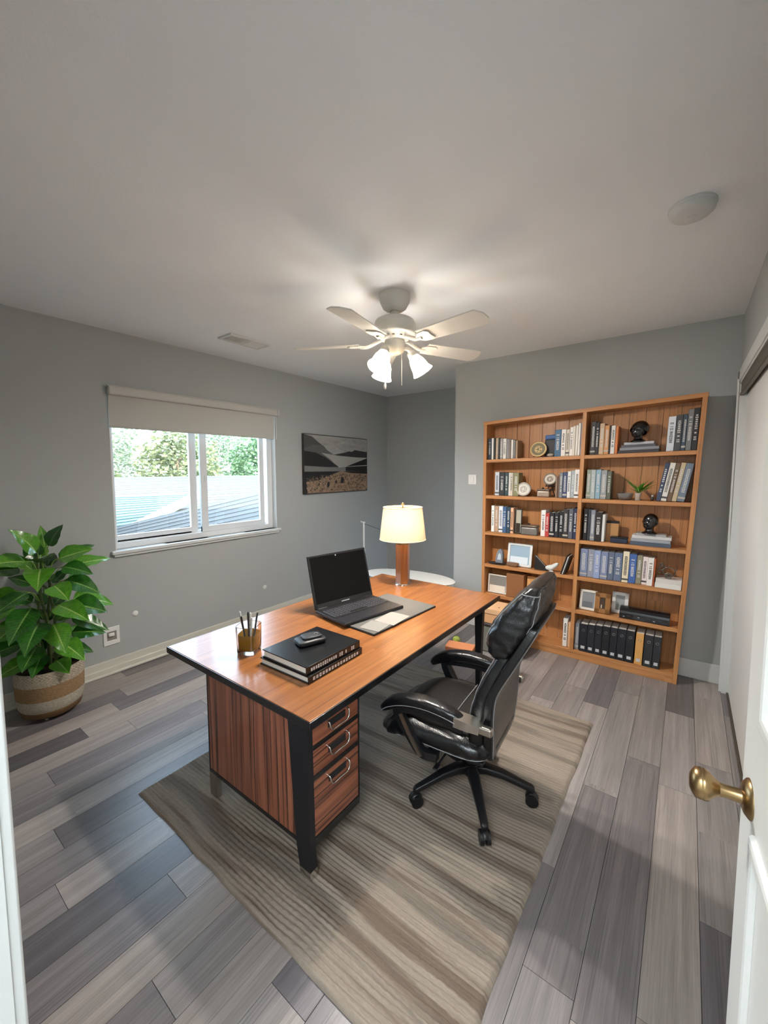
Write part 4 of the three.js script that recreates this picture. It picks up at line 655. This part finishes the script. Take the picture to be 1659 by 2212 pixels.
const Zm = FZ - 0.05;
function flatBooks(shelf, y, x0, x1, list, where) { // a pile of flat books
  let yy = y;
  list.forEach(([h, col, ins, pages], i) => {
    const { add } = shelved('flat_book', `${hue(col)} flat book, ${ORD[i]} from bottom of the pile ${where}`, 'book', [(x0 + x1) / 2, yy, -3.385], `flat books in the pile ${where}`);
    const a = x0 + ins[0], b = x1 - ins[1], z0 = -3.445, z1 = FZ - 0.012 - 0.006 * i;
    add('cover', [rspan(a, b, yy, yy + 0.003, z0, z1, 0.001), rspan(a, b, yy + h - 0.003, yy + h - 0.0004, z0, z1, 0.001), pages ? rspan(a, a + 0.004, yy, yy + h - 0.0004, z0, z1, 0.001) : rspan(a, b, yy, yy + h - 0.0004, z1 - 0.005, z1, 0.002)], paint(col, 0.45));
    add('pages', span(a + 0.003, b - 0.003, yy + 0.003, yy + h - 0.003, z0 + 0.003, z1 - 0.005), M.paper);
    yy += h;
  });
  return yy;
}
function bust(y, x, s, label, turn) { // dark head on a foot
  const base = [x, y, Zm], { add } = shelved('head_sculpture', label, 'sculpture', base), E = (rx, ry, rz, px, py, pz) => new THREE.SphereGeometry(1, 28, 20).scale(rx, ry, rz).translate(px, py, pz);
  const P = (g) => g.rotateY(turn).scale(s, s, s).translate(x, y, Zm), dk = phy({ color: S('#0d0b0b'), roughness: 0.22, clearcoat: 0.5 });
  add('head', [E(0.046, 0.052, 0.046, 0, 0.092, -0.004), E(0.033, 0.04, 0.03, 0, 0.068, 0.018), E(0.007, 0.014, 0.01, 0, 0.08, 0.048), E(0.018, 0.006, 0.008, 0, 0.096, 0.04), E(0.012, 0.004, 0.006, 0, 0.058, 0.045), E(0.01, 0.014, 0.006, 0.045, 0.082, 0), E(0.01, 0.014, 0.006, -0.045, 0.082, 0)].map(P), dk);
  add('neck', [P(lathe([[0.045, 0.0], [0.046, 0.008], [0.03, 0.016], [0.024, 0.03], [0.026, 0.06]], 24))], dk);
  return { add, P, E, dk };
}
{
  const y1 = flatBooks('R1', LV.R1, -0.452, -0.222, [[0.02, '3b3639', [0, 0.0]], [0.019, '8c8a90', [0.008, -0.0]], [0.018, '57535a', [0.016, 0.02], 0], [0.017, 'b6b4ba', [0.03, 0.03]]], 'on the top shelf, right bay');
  const b1 = bust(y1, -0.345, 0.98, 'black hooded head sculpture on flat books, top shelf', -0.55);
  b1.add('hood', [b1.P(new THREE.SphereGeometry(0.056, 28, 18, 0, 6.3, 0, 1.9).scale(1, 1.08, 0.95).rotateX(-0.6).translate(0, 0.088, -0.008))], b1.dk);
  const y3 = flatBooks('R3', LV.R3, -0.34, -0.108, [[0.026, '4d5666', [0, 0]], [0.022, '9b9da4', [0.004, 0.004]], [0.022, 'c9c7c6', [0.008, 0]], [0.014, 'a9a7a4', [0.03, 0.03]]], 'on the third shelf, right bay');
  bust(y3, -0.235, 0.98, 'black polished head sculpture on flat books, third shelf', -0.5);
  flatBooks('R4', LV.R4, -0.176, -0.03, [[0.034, 'e4e1dc', [0, 0]], [0.03, 'd6d1ca', [0.003, 0]]], 'under the wire ornament, fourth shelf');
}
const wire = std({ color: S('#77726c'), roughness: 0.35, metalness: 0.8 });
{
  // standing discs and clocks
  const disc = (name, label, x, y, r, col, rimCol, cat, tiltX = -0.12, dz = 0, marks = 5) => {
    const zc = Zm + 0.015 + dz, base = [x, y - r, zc], { add } = shelved(name, label, cat, base), P = (g) => g.rotateX(Math.PI / 2 + tiltX).translate(x, y, zc);
    add('rim', P(lathe([[r * 0.8, 0.008], [r * 0.86, 0.012], [r * 0.96, 0.012], [r, 0.006], [r, -0.006], [0, -0.007]], 40)), rimCol);
    add('face', P(lathe([[0, 0.006], [r * 0.81, 0.0065]], 40)), col);
    add('relief', [P(new THREE.TorusGeometry(r * 0.42, r * 0.05, 8, 30).rotateX(Math.PI / 2).translate(0, 0.006, 0)), ...Array.from({ length: marks }, (_, i) => P(new THREE.SphereGeometry(r * 0.13, 12, 8).scale(1.5, 0.35, 0.7).rotateY(i * 1.26).translate(Math.cos(i * 1.26) * r * 0.26, 0.006, Math.sin(i * 1.26) * r * 0.26)))], rimCol);
    add('stand', [bar([x - r * 0.5, y - r, zc + 0.02], [x - r * 0.35, y - r * 0.55, zc - 0.027], 0.005, 0.005), bar([x + r * 0.5, y - r, zc + 0.02], [x + r * 0.35, y - r * 0.55, zc - 0.027], 0.005, 0.005)], M.dark);
  };
  disc('relief_plaque', 'round gold relief plaque on the top shelf', -0.982, 1.63, 0.062, paint('6f6448'), std({ color: S('#c9ad77'), roughness: 0.4, metalness: 0.4 }), 'plaque');
  disc('round_clock', 'round white clock leaning by olive book, second shelf', -1.085, 1.302, 0.058, paint('d9d3c8'), paint('b9b3a7', 0.3), 'clock');
  disc('relief_plaque', 'round pale plaque propped above the silver tin, second shelf', -0.905, 1.385, 0.05, paint('d2c6b6'), paint('8d8377', 0.4), 'plaque', -0.3, -0.068);
  { const b = [-0.905, 1.242, Zm - 0.07], { add } = shelved('plaque_easel', 'dark easel holding the pale plaque behind the silver tin', 'stand', b); add('easel', [bar([-0.94, 1.2425, Zm - 0.075], [-0.915, 1.33, Zm - 0.066], 0.007, 0.007), bar([-0.87, 1.2425, Zm - 0.075], [-0.895, 1.33, Zm - 0.066], 0.007, 0.007), bar([-0.94, 1.329, Zm - 0.056], [-0.87, 1.329, Zm - 0.056], 0.006, 0.014)], M.dark); }
  const tin = (label, x0, x1, y, h, col, zc) => { const b = [(x0 + x1) / 2, y, zc], { add } = shelved('metal_tin', label, 'tin', b); add('body', rspan(x0, x1, y, y + h * 0.78, zc - 0.035, zc + 0.035, 0.01), std({ color: S(col), roughness: 0.35, metalness: 0.6 })); add('lid', [rspan(x0 - 0.003, x1 + 0.003, y + h * 0.76, y + h, zc - 0.038, zc + 0.038, 0.008)], std({ color: S('#6b5d51'), roughness: 0.4, metalness: 0.5 })); add('knob', lathe([[0.008, 0], [0.009, 0.006], [0.004, 0.012], [0, 0.012]], 14).translate((x0 + x1) / 2 - 0.01, y + h, zc), M.dark); };
  tin('small pinkish silver tin with knob, second shelf', -0.975, -0.885, 1.242, 0.066, '#b5a294', FZ - 0.042);
  tin('larger grey metal tin with dark lid, third shelf', -1.088, -0.965, 0.928, 0.082, '#8f8c88', FZ - 0.045);
  { const { add } = shelved('blue_box', 'dark blue upright box with pale top band, top shelf', 'box', [-0.907, 1.565, Zm - 0.03]); add('box_body', rspan(-0.945, -0.868, 1.565, 1.705, -3.46, -3.37, 0.006), paint('23222a')); add('box_lid', rspan(-0.946, -0.867, 1.705, 1.742, -3.461, -3.369, 0.01), paint('3f5f93')); }
  { const { add } = shelved('river_pebble', 'small speckled pebble beside the gold plaque', 'pebble', [-0.893, 1.565, FZ - 0.03]); add('pebble', new THREE.SphereGeometry(1, 20, 14).scale(0.024, 0.014, 0.018).translate(-0.893, 1.579, FZ - 0.03), paint('a39c90')); }
  // picture frames
  const frame = (label, x0, x1, y, h, col, pic, zc = Zm, fw = 0.016, back = -0.16, turn = 0) => {
    const w = x1 - x0, b = [(x0 + x1) / 2, y, zc], { add } = shelved('photo_frame', label, 'photo frame', b), P = (g) => g.rotateX(back).rotateY(turn).translate(b[0], y + 0.001, zc);
    add('frame', [rspan(-w / 2, w / 2, 0, fw, 0, 0.012, 0.003), rspan(-w / 2, w / 2, h - fw, h, 0, 0.012, 0.003), rspan(-w / 2, -w / 2 + fw, 0, h, 0, 0.012, 0.003), rspan(w / 2 - fw, w / 2, 0, h, 0, 0.012, 0.003), span(-w / 2 + 0.004, w / 2 - 0.004, 0.004, h - 0.004, 0, 0.004)].map(P), paint(col, 0.4));
    add('picture', [P(span(-w / 2 + fw, w / 2 - fw, fw, h - fw, 0.004, 0.006))], paint(pic[0], 0.3));
    add('picture_detail', [P(span(-w / 2 + fw * 1.2, w / 2 - fw * 1.6, fw * 1.1, h * 0.42, 0.006, 0.0068))], paint(pic[1], 0.3));
    add('strut', [bar([b[0], y + 0.001, zc - 0.045], [b[0], y + h * 0.6, zc - 0.02], 0.02, 0.003)], M.dark);
  };
  frame('white photo frame with pale blue picture, fourth shelf left bay', -1.21, -1.01, LV.L4, 0.192, 'e3e3e0', ['9fb6c6', 'dfe6ec'], Zm - 0.012, 0.02);
  frame('small white photo frame with grey picture beside brown frame, fifth shelf', -0.638, -0.52, LV.R5, 0.152, 'e2dcd2', ['8f9194', '6f7276'], Zm, 0.018);
  frame('rounded brown photo frame between two white frames, fifth shelf', -0.532, -0.43, LV.R5, 0.15, '9a6a3a', ['4a3a2e', 'c9b9a4'], Zm + 0.015, 0.034, -0.12);
  frame('white photo frame beside the black device, fifth shelf', -0.43, -0.325, LV.R5, 0.158, 'e8e4df', ['a5a7a6', '8f9291'], Zm - 0.062, 0.024, -0.1);
  frame('dark framed clock panel beside the metal tin, third shelf', -1.152, -1.095, LV.L3, 0.205, '2b2a29', ['b9b6a6', '3a332c'], Zm - 0.005, 0.008, -0.05);
  frame('framed grey and cream print low in the left bay', -1.37, -1.2, LV.L5, 0.16, 'd8d2ca', ['8a8580', 'e3d8c8'], Zm - 0.005, 0.012, -0.1);
  // fourth shelf, left bay
  { const { add } = shelved('slate_bookend', 'grey arched stone bookend on the dark tray, fourth shelf', 'bookend', [-1.272, LV.L4 + 0.012, Zm]); add('stone', [prism([[-0.03, 0], [0.033, 0], [0.033, 0.07], [0.028, 0.1], [0.014, 0.12], [-0.004, 0.118], [-0.018, 0.09], [-0.028, 0.04]], 0.04, 0.006).translate(-1.272, LV.L4 + 0.0125, Zm)], paint('7f848c', 0.6)); add('inset', [prism([[-0.012, 0.03], [0.02, 0.03], [0.018, 0.075], [0.008, 0.09], [-0.004, 0.075]], 0.004, 0.001).translate(-1.272, LV.L4 + 0.0125, Zm + 0.021)], paint('c4ccd2')); }
  { const { add } = shelved('dark_tray', 'dark oval tray under the stone bookend', 'tray', [-1.29, LV.L4, Zm + 0.004]); add('tray', lathe([[0, 0.004], [0.055, 0.005], [0.068, 0.012], [0.07, 0.012], [0.058, 0]], 32).scale(1.15, 1, 0.62).translate(-1.29, LV.L4, Zm + 0.004), paint('3a3431')); }
  { const { add } = shelved('driftwood_bowl', 'small brown carved bowl before the white photo frame', 'bowl', [-1.15, LV.L4, FZ - 0.022]); add('bowl', lathe([[0, 0.002], [0.02, 0], [0.034, 0.014], [0.04, 0.034], [0.037, 0.036], [0.03, 0.016], [0, 0.008]], 28).scale(1.3, 1, 0.48).translate(-1.15, LV.L4, FZ - 0.022), paint('8a6a50')); }
  { const { add } = shelved('angular_ornament', 'dark angular metal ornament with slanting blade, fourth shelf', 'ornament', [-0.925, LV.L4, Zm]); add('blade', [prism([[-0.055, 0], [0.045, 0], [0.05, 0.02], [-0.03, 0.095], [-0.048, 0.118], [-0.055, 0.11]], 0.03, 0.004).translate(-0.925, LV.L4 + 0.0005, Zm)], paint('2f2d2b', 0.3)); add('edge_strip', [bar([-0.97, LV.L4 + 0.116, Zm + 0.016], [-0.878, LV.L4 + 0.022, Zm + 0.016], 0.006, 0.006)], M.chrome); }
  { const { add } = shelved('white_bird', 'white porcelain bird figure, fourth shelf left bay', 'figurine', [-0.85, LV.L4, FZ - 0.035]); const g = pillow(0.1, 0.045, 0.045, 2.2, 2.2, 32, 0.001, 30), p = g.attributes.position; for (let i = 0; i < p.count; i++) p.setY(i, p.getY(i) + 0.55 * Math.max(0, p.getX(i) + 0.005)); g.computeVertexNormals(); add('body', g.rotateZ(0.12).translate(-0.845, LV.L4 + 0.034, FZ - 0.035), paint('dcdcd8', 0.3)); add('foot', lathe([[0, 0.014], [0.014, 0.012], [0.018, 0]], 18).translate(-0.85, LV.L4, FZ - 0.035), paint('cfcfca', 0.3)); }
  { const x = -0.765, y = LV.L4; for (let i = 0; i < 3; i++) { const { add } = shelved('magazine', `${['dark', 'pale striped', 'black'][i]} magazine leaning against the divider, ${ORD[i]} from left`, 'magazine', [x + i * 0.012, y, Zm], 'magazines leaning on the fourth shelf'); add('magazine', rbox(0.009, 0.155 - i * 0.008, 0.12, 0.003).rotateZ(-0.26).translate(x + 0.012 + i * 0.0105, y + 0.0765 - i * 0.004, Zm - 0.01), paint(['2a2624', 'c4bfb8', '1d1b1b'][i], 0.35)); } }
  // low left bay
  { const { add } = shelved('file_box', 'brown cardboard file box low in the left bay', 'box', [-1.115, LV.L5, -3.4]); add('box', rspan(-1.195, -1.05, LV.L5, LV.L5 + 0.2, -3.465, FZ - 0.008, 0.004), paint('8a5a34', 0.8)); }
  { const { add } = shelved('tan_envelope', 'tan paper envelope standing beside the brown file box', 'envelope', [-0.96, LV.L5, -3.36]); const P = (g) => g.rotateX(-0.12).translate(-0.945, LV.L5 + 0.001, -3.352); add('envelope', P(rspan(-0.095, 0.095, 0, 0.19, -0.01, 0, 0.003)), paint('dca468', 0.8)); add('flap', P(prism([[-0.093, 0.189], [0.093, 0.189], [0.05, 0.11], [-0.04, 0.1]], 0.002).translate(0, 0, 0.002)), paint('d39a5e', 0.8)); }
  // right bay, second shelf: potted plant, bowl, bottle
  { const x = -0.318, y = LV.R2, z = Zm, { add } = shelved('shelf_plant', 'small green plant in a clear cup on the second shelf', 'plant', [x, y, z]);
    add('cup', lathe([[0, 0.001], [0.016, 0], [0.02, 0.05], [0.0185, 0.05], [0.015, 0.004], [0, 0.004]], 24).translate(x, y, z), paint('b9ada2', 0.2)); add('soil', lathe([[0, 0.047], [0.018, 0.046]], 20).translate(x, y, z), paint('3a2a1c'));
    const lg = (L, W) => { const pos = [], idx = [], n = 8; for (let i = 0; i <= n; i++) { const u = i / n, w = W * Math.sin(Math.PI * Math.min(u * 1.03, 1) ** 0.7); pos.push(-w, 0.25 * w - 0.12 * L * u * u, u * L, 0, -0.12 * L * u * u, u * L, w, 0.25 * w - 0.12 * L * u * u, u * L); } for (let i = 0; i < n; i++) for (const k of [0, 1]) { const a = i * 3 + k; idx.push(a, a + 3, a + 1, a + 1, a + 3, a + 4); } const g = new THREE.BufferGeometry(); g.setAttribute('position', new THREE.Float32BufferAttribute(pos, 3)); g.setAttribute('uv', new THREE.Float32BufferAttribute(new Float32Array(pos.length / 3 * 2), 2)); g.setIndex(idx); g.computeVertexNormals(); return g; };
    const gm = [std({ color: S('#5f9a3a'), roughness: 0.45, side: THREE.DoubleSide }), std({ color: S('#8fae5a'), roughness: 0.45, side: THREE.DoubleSide })];
    const dirs = [[-0.8, 1.1, 0.16, 0.02], [-0.6, 0.8, 0.12, 0.024], [-0.75, 1.3, 0.13, 0.018], [0.7, 0.9, 0.13, 0.022], [0.85, 0.9, 0.13, 0.02], [1.0, 0.8, 0.13, 0.016], [0.5, 1.1, 0.11, 0.022], [-0.3, 0.9, 0.08, 0.022], [0.25, 0.8, 0.09, 0.022], [0.9, 1.1, 0.13, 0.018], [-0.5, 0.4, 0.07, 0.02], [0.7, 0.5, 0.09, 0.02], [0.9, 0.6, 0.1, 0.018]];
    dirs.forEach(([dx, dy, L, W], i) => { const d = V(dx, dy, 0.12 * (i % 3)).normalize(), q = new THREE.Quaternion().setFromRotationMatrix(new THREE.Matrix4().lookAt(V(0, 0, 0), d.clone().negate(), V(0, 1, 0))); add('leaf', lg(L, W).applyQuaternion(q).translate(x, y + 0.048, z), gm[i % 2]); });
  }
  { const { add } = shelved('steel_bowl', 'low grey bowl beside the small shelf plant', 'bowl', [-0.394, LV.R2, Zm]); add('bowl', lathe([[0, 0.002], [0.03, 0], [0.044, 0.02], [0.05, 0.046], [0.047, 0.047], [0.04, 0.02], [0, 0.007]], 32).translate(-0.394, LV.R2, Zm), std({ color: S('#8b8682'), roughness: 0.35, metalness: 0.5 })); }
  { const { add } = shelved('tiny_bottle', 'tiny dark bottle with a pale cap beside leaning books', 'bottle', [-0.235, LV.R2, FZ - 0.03]); add('bottle', lathe([[0, 0], [0.008, 0], [0.009, 0.02], [0.004, 0.026], [0.004, 0.03], [0, 0.03]], 16).translate(-0.235, LV.R2, FZ - 0.03), paint('3b342c', 0.2)); add('cap', cyl(0.0055, 0.0055, 0.008, -0.235, LV.R2 + 0.034, FZ - 0.03, 14), paint('d9d6cf')); }
  // third shelf, right bay
  { const { add } = shelved('tan_notebook', 'tan notebook standing behind the dark blue box', 'notebook', [-0.475, LV.R3, -3.39]); add('cover', rspan(-0.497, -0.42, LV.R3, LV.R3 + 0.15, -3.41, -3.39, 0.003), paint('b98a5a')); add('strap', rspan(-0.498, -0.419, LV.R3 + 0.135, LV.R3 + 0.153, -3.412, -3.388, 0.003), M.dark); }
  { const { add } = shelved('blue_case', 'low dark blue case on the third shelf', 'case', [-0.409, LV.R3, Zm]); add('body', rspan(-0.462, -0.356, LV.R3, LV.R3 + 0.034, Zm - 0.025, Zm + 0.025, 0.006), paint('222c40', 0.35)); add('lid', rspan(-0.464, -0.354, LV.R3 + 0.033, LV.R3 + 0.046, Zm - 0.027, Zm + 0.027, 0.005), paint('141519', 0.35)); }
  // fourth shelf: wire animal
  { const x = -0.11, y = LV.R4 + 0.064, z = Zm, { add } = shelved('wire_ornament', 'grey wire animal ornament on white flat books', 'ornament', [x, y, z]); const L = (pts, r = 0.0035, c = true) => tube(pts.map(([a, b, d]) => [x + a, y + b, z + (d || 0)]), r, 60, 8, c);
    add('body_wire', [L([[-0.03, 0.05], [-0.01, 0.075], [0.025, 0.072], [0.04, 0.045], [0.03, 0.02], [0, 0.018], [-0.022, 0.03]])], wire); add('head_wire', [L([[-0.052, 0.06], [-0.045, 0.085], [-0.028, 0.088], [-0.02, 0.07], [-0.032, 0.055]]), L([[-0.05, 0.062], [-0.058, 0.045], [-0.05, 0.03], [-0.042, 0.035]], 0.003, false)], wire);
    add('ear_loop', [L([[-0.04, 0.082, 0.006], [-0.048, 0.1, 0.01], [-0.034, 0.104, 0.012], [-0.03, 0.088, 0.008]])], wire); add('wheel_ring', [new THREE.TorusGeometry(0.018, 0.004, 8, 28).translate(x + 0.004, y + 0.0225, z + 0.016), new THREE.TorusGeometry(0.009, 0.003, 8, 20).translate(x + 0.004, y + 0.0225, z + 0.016)], wire); add('tail_wire', [L([[0.038, 0.05], [0.048, 0.075], [0.044, 0.095]], 0.0025, false)], wire); }
  // fifth shelf: black device
  { const x0 = -0.368, x1 = -0.072, y = LV.R5, { add } = shelved('black_recorder', 'black glossy electronic device with buttons, fifth shelf', 'device', [(x0 + x1) / 2, y, Zm - 0.005]); const P = (g) => g.translate((x0 + x1) / 2, y + 0.0005, Zm - 0.012);
    const prof = [[-0.036, 0], [0.05, 0], [0.052, 0.006], [0.052, 0.04], [0.046, 0.054], [0.028, 0.07], [0, 0.077], [-0.03, 0.075], [-0.036, 0.066]];
    add('housing', [P(prism(prof, x1 - x0, 0.003).rotateY(-Math.PI / 2))], phy({ color: S('#101116'), roughness: 0.2, clearcoat: 0.6 })); add('trim_line', [P(rbox(x1 - x0 - 0.01, 0.0015, 0.002, 0.0005, 0, 0.042, 0.052))], wire);
    for (let i = 0; i < 9; i++) add('button', [P(rbox(0.012 + 0.004 * (i % 3), 0.005, 0.003, 0.001, -0.12 + i * 0.03, 0.016 + 0.008 * (i % 2), 0.053))], i % 3 ? paint('3c3d42') : paint('a9aaad')); }
}

// ------------------------------------------------------------------ behind the desk
{
  const t = thing('oval_table', 'low white oval table behind the desk', 'table', [-2.1, 0, -3.2], 0.12);
  part('tabletop', lathe([[0, 0.425], [0.41, 0.425], [0.44, 0.436], [0.442, 0.444], [0.43, 0.449], [0, 0.45]], 56).scale(1.05, 1, 0.5), M.white, t);
  part('pedestal', lathe([[0.04, 0.425], [0.03, 0.3], [0.03, 0.06], [0.05, 0.02]], 28), M.white, t); part('foot', lathe([[0.05, 0.02], [0.2, 0.012], [0.21, 0]], 40).scale(1.1, 1, 0.6), M.white, t);
  const p = thing('white_stand', 'slim white pole stand near the corner behind the laptop', 'stand', [-2.86, 0, -3.45]);
  part('pole', cyl(0.009, 0.009, 0.87, 0, 0.445, 0, 14), M.white, p); part('cross_bar', [rbox(0.06, 0.012, 0.014, 0.004, -0.01, 0.885, 0), bar([-0.03, 0.88, 0], [-0.045, 0.9, 0], 0.008, 0.008)], M.white, p); part('foot', lathe([[0, 0.014], [0.1, 0.012], [0.11, 0]], 32), M.white, p); part('clamp', rbox(0.026, 0.05, 0.026, 0.006, 0, 0.56, 0), M.white, p); part('wire_arm', bar([0.01, 0.865, 0.0], [0.75, 0.83, 0.32], 0.003, 0.003), M.dark, p);
  const b = thing('storage_bin', 'grey fabric storage bin on the floor before the bookcase', 'storage bin', [-1.14, 0, -3.13]);
  part('bin', [rspan(-0.18, 0.18, 0.003, 0.215, -0.11, 0.11, 0.012)], std({ color: S('#8a8a80'), roughness: 0.9, map: clothT }), b); part('lid', rspan(-0.185, 0.185, 0.212, 0.238, -0.115, 0.115, 0.01), paint('34302d'), b); part('feet', [span(-0.16, -0.13, 0, 0.006, -0.1, 0.1), span(0.13, 0.16, 0, 0.006, -0.1, 0.1)], M.dark, b);
  const c = thing('tan_box', 'tan cardboard box stacked on the grey storage bin', 'box', [-1.145, 0.2385, -3.135]);
  part('box', [rspan(-0.175, 0.175, 0, 0.095, -0.105, 0.105, 0.004)], paint('d7a477', 0.8), c); part('lid', [rspan(-0.18, 0.18, 0.078, 0.12, -0.11, 0.11, 0.004)], paint('ddb086', 0.8), c); part('grip_hole', cyl(0.006, 0.006, 0.002, -0.02, 0.1203, 0.04, 14), M.dark, c);
  const ball = thing('green_ball', 'yellow-green ball on the floor beyond the desk end', 'ball', [-1.5, 0.033, -3.02]); part('ball', new THREE.SphereGeometry(0.033, 24, 16), paint('8f9a3a', 0.9), ball); part('seam', new THREE.TorusGeometry(0.0328, 0.0012, 6, 40).rotateX(0.6), paint('d4d6b8'), ball);
  const ob = thing('orange_box', 'flat orange box on the floor beyond the desk end', 'box', [-1.42, 0, -2.93], 0.2); part('box', rspan(-0.11, 0.11, 0, 0.03, -0.06, 0.06, 0.006), paint('c9784e', 0.7), ob); part('lid', rspan(-0.112, 0.112, 0.024, 0.042, -0.062, 0.062, 0.006), paint('d68a5e', 0.7), ob);
}

// ------------------------------------------------------------------ outside the window
{
  const slab = (a, b, c, d, th = 0.03) => { // four corners, counter-clockwise from above
    const g = new THREE.BufferGeometry(), p = [a, b, c, d].map((v) => V(...v)), q = p.map((v) => v.clone().add(V(0, -th, 0))), pos = [], f = (i, j, k) => pos.push(...i.toArray(), ...j.toArray(), ...k.toArray());
    f(p[0], p[1], p[2]); f(p[0], p[2], p[3]); f(q[0], q[2], q[1]); f(q[0], q[3], q[2]); for (let i = 0; i < 4; i++) { const j = (i + 1) % 4; f(p[i], q[i], q[j]); f(p[i], q[j], p[j]); }
    g.setAttribute('position', new THREE.Float32BufferAttribute(pos, 3)); g.computeVertexNormals(); return uvm(g, 'z'); };
  const L3 = (a, b, t) => [0, 1, 2].map((i) => lerp(a[i], b[i], t));
  const grassM = std({ color: S('#77805a'), roughness: 1 });
  const gd = new THREE.Mesh(new THREE.BoxGeometry(60, 0.2, 70).translate(-32, -2.9, -6), grassM); gd.name = 'garden_ground'; gd.userData = { label: 'garden ground far below the window', category: 'ground', kind: 'structure' }; gd.receiveShadow = true; scene.add(gd);
  const roof = (name, label, A, B, C, D, n, mat, mat2) => { // courses from edge A-B (low) to edge D-C (high)
    const t = thing(name, label, 'roof', [0, 0, 0]);
    for (let i = 0; i < n; i++) { const s0 = i / n, s1 = (i + 1) / n, up = (p) => [p[0], p[1] + 0.007, p[2]]; part('roof_course', slab(up(L3(A, D, s0)), up(L3(B, C, s0)), L3(B, C, s1), L3(A, D, s1), 0.025), i % 2 ? mat : mat2, t); }
    return t;
  };
  const pale = [std({ color: S('#5c5955'), roughness: 0.9 }), std({ color: S('#4f4c49'), roughness: 0.9 })], teal = [std({ color: S('#3d5856'), roughness: 0.6 }), std({ color: S('#354e4c'), roughness: 0.6 })], boards = [std({ color: S('#4b4946'), roughness: 0.85 }), std({ color: S('#464441'), roughness: 0.85 })];
  roof('shingle_roof', 'sunlit pale shingle roof seen through the window', [-7.0, 0.8, 3], [-7.0, 0.8, -9], [-13, 1.28, -13], [-13, 1.28, 3], 16, ...pale);
  roof('metal_roof', 'teal ribbed metal patio roof seen in the left pane', [-4.9, 0.78, -0.5], [-4.9, 0.88, -2.0], [-6.9, 1.06, -3.6], [-6.9, 1.12, -0.5], 12, ...teal);
  const gut = thing('roof_gutter', 'pale diagonal gutter between the metal and shaded roofs', 'gutter', [-5.75, 0.98, -2.75]); part('channel', [bar([0.95, -0.14, 0.9], [-0.95, 0.1, -0.9], 0.1, 0.06), bar([0.95, -0.18, 0.84], [-0.95, 0.06, -0.96], 0.04, 0.03)], M.white, gut);
  roof('shaded_roof', 'lap-board roof in shade just below the window', [-3.75, 0.55, -0.6], [-3.75, 0.55, -6.2], [-7.0, 1.1, -5.4], [-4.6, 0.88, -1.55], 14, ...boards);
  const tree = (label, x, z, h, r, dens, hex) => {
    const t = thing('garden_tree', label, 'tree', [x, -2.8, z], 0, 'trees outside the window'), H0 = h + 2.8, gl = [];
    part('trunk', tube([[0, 0, 0], [0.08, H0 * 0.3, 0.05], [-0.05, H0 * 0.55, -0.08], [0.02, H0 * 0.8, 0]], 0.14, 16, 8), paint('a58f7a', 0.9), t);
    for (let i = 0; i < dens; i++) { const a = rr(0, 6.283), u = rr(-1, 1), q = Math.cbrt(rr(0.15, 1)), s = Math.sqrt(1 - u * u), lump = 1 + 0.3 * N3(Math.cos(a) * 2 * s + x, u * 2, Math.sin(a) * 2 * s); const g = new THREE.PlaneGeometry(rr(0.07, 0.15), rr(0.06, 0.11)); g.rotateX(rr(0, 3.1)).rotateY(rr(0, 6.2)).translate(Math.cos(a) * s * r * q * lump, H0 * 0.62 + u * H0 * 0.38 * q * lump, Math.sin(a) * s * r * q * lump); gl.push(g); }
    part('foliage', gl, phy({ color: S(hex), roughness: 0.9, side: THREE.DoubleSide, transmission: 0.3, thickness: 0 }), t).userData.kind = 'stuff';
  };
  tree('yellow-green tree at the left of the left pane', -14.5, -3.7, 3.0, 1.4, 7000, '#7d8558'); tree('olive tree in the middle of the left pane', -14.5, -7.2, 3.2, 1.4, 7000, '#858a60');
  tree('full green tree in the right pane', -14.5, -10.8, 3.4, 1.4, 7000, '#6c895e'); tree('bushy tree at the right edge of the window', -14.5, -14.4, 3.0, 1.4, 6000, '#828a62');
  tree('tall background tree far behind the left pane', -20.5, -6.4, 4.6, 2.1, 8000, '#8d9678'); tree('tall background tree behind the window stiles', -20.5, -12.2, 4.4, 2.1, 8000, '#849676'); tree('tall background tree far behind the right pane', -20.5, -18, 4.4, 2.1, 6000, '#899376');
}

renderer.render(scene, camera);
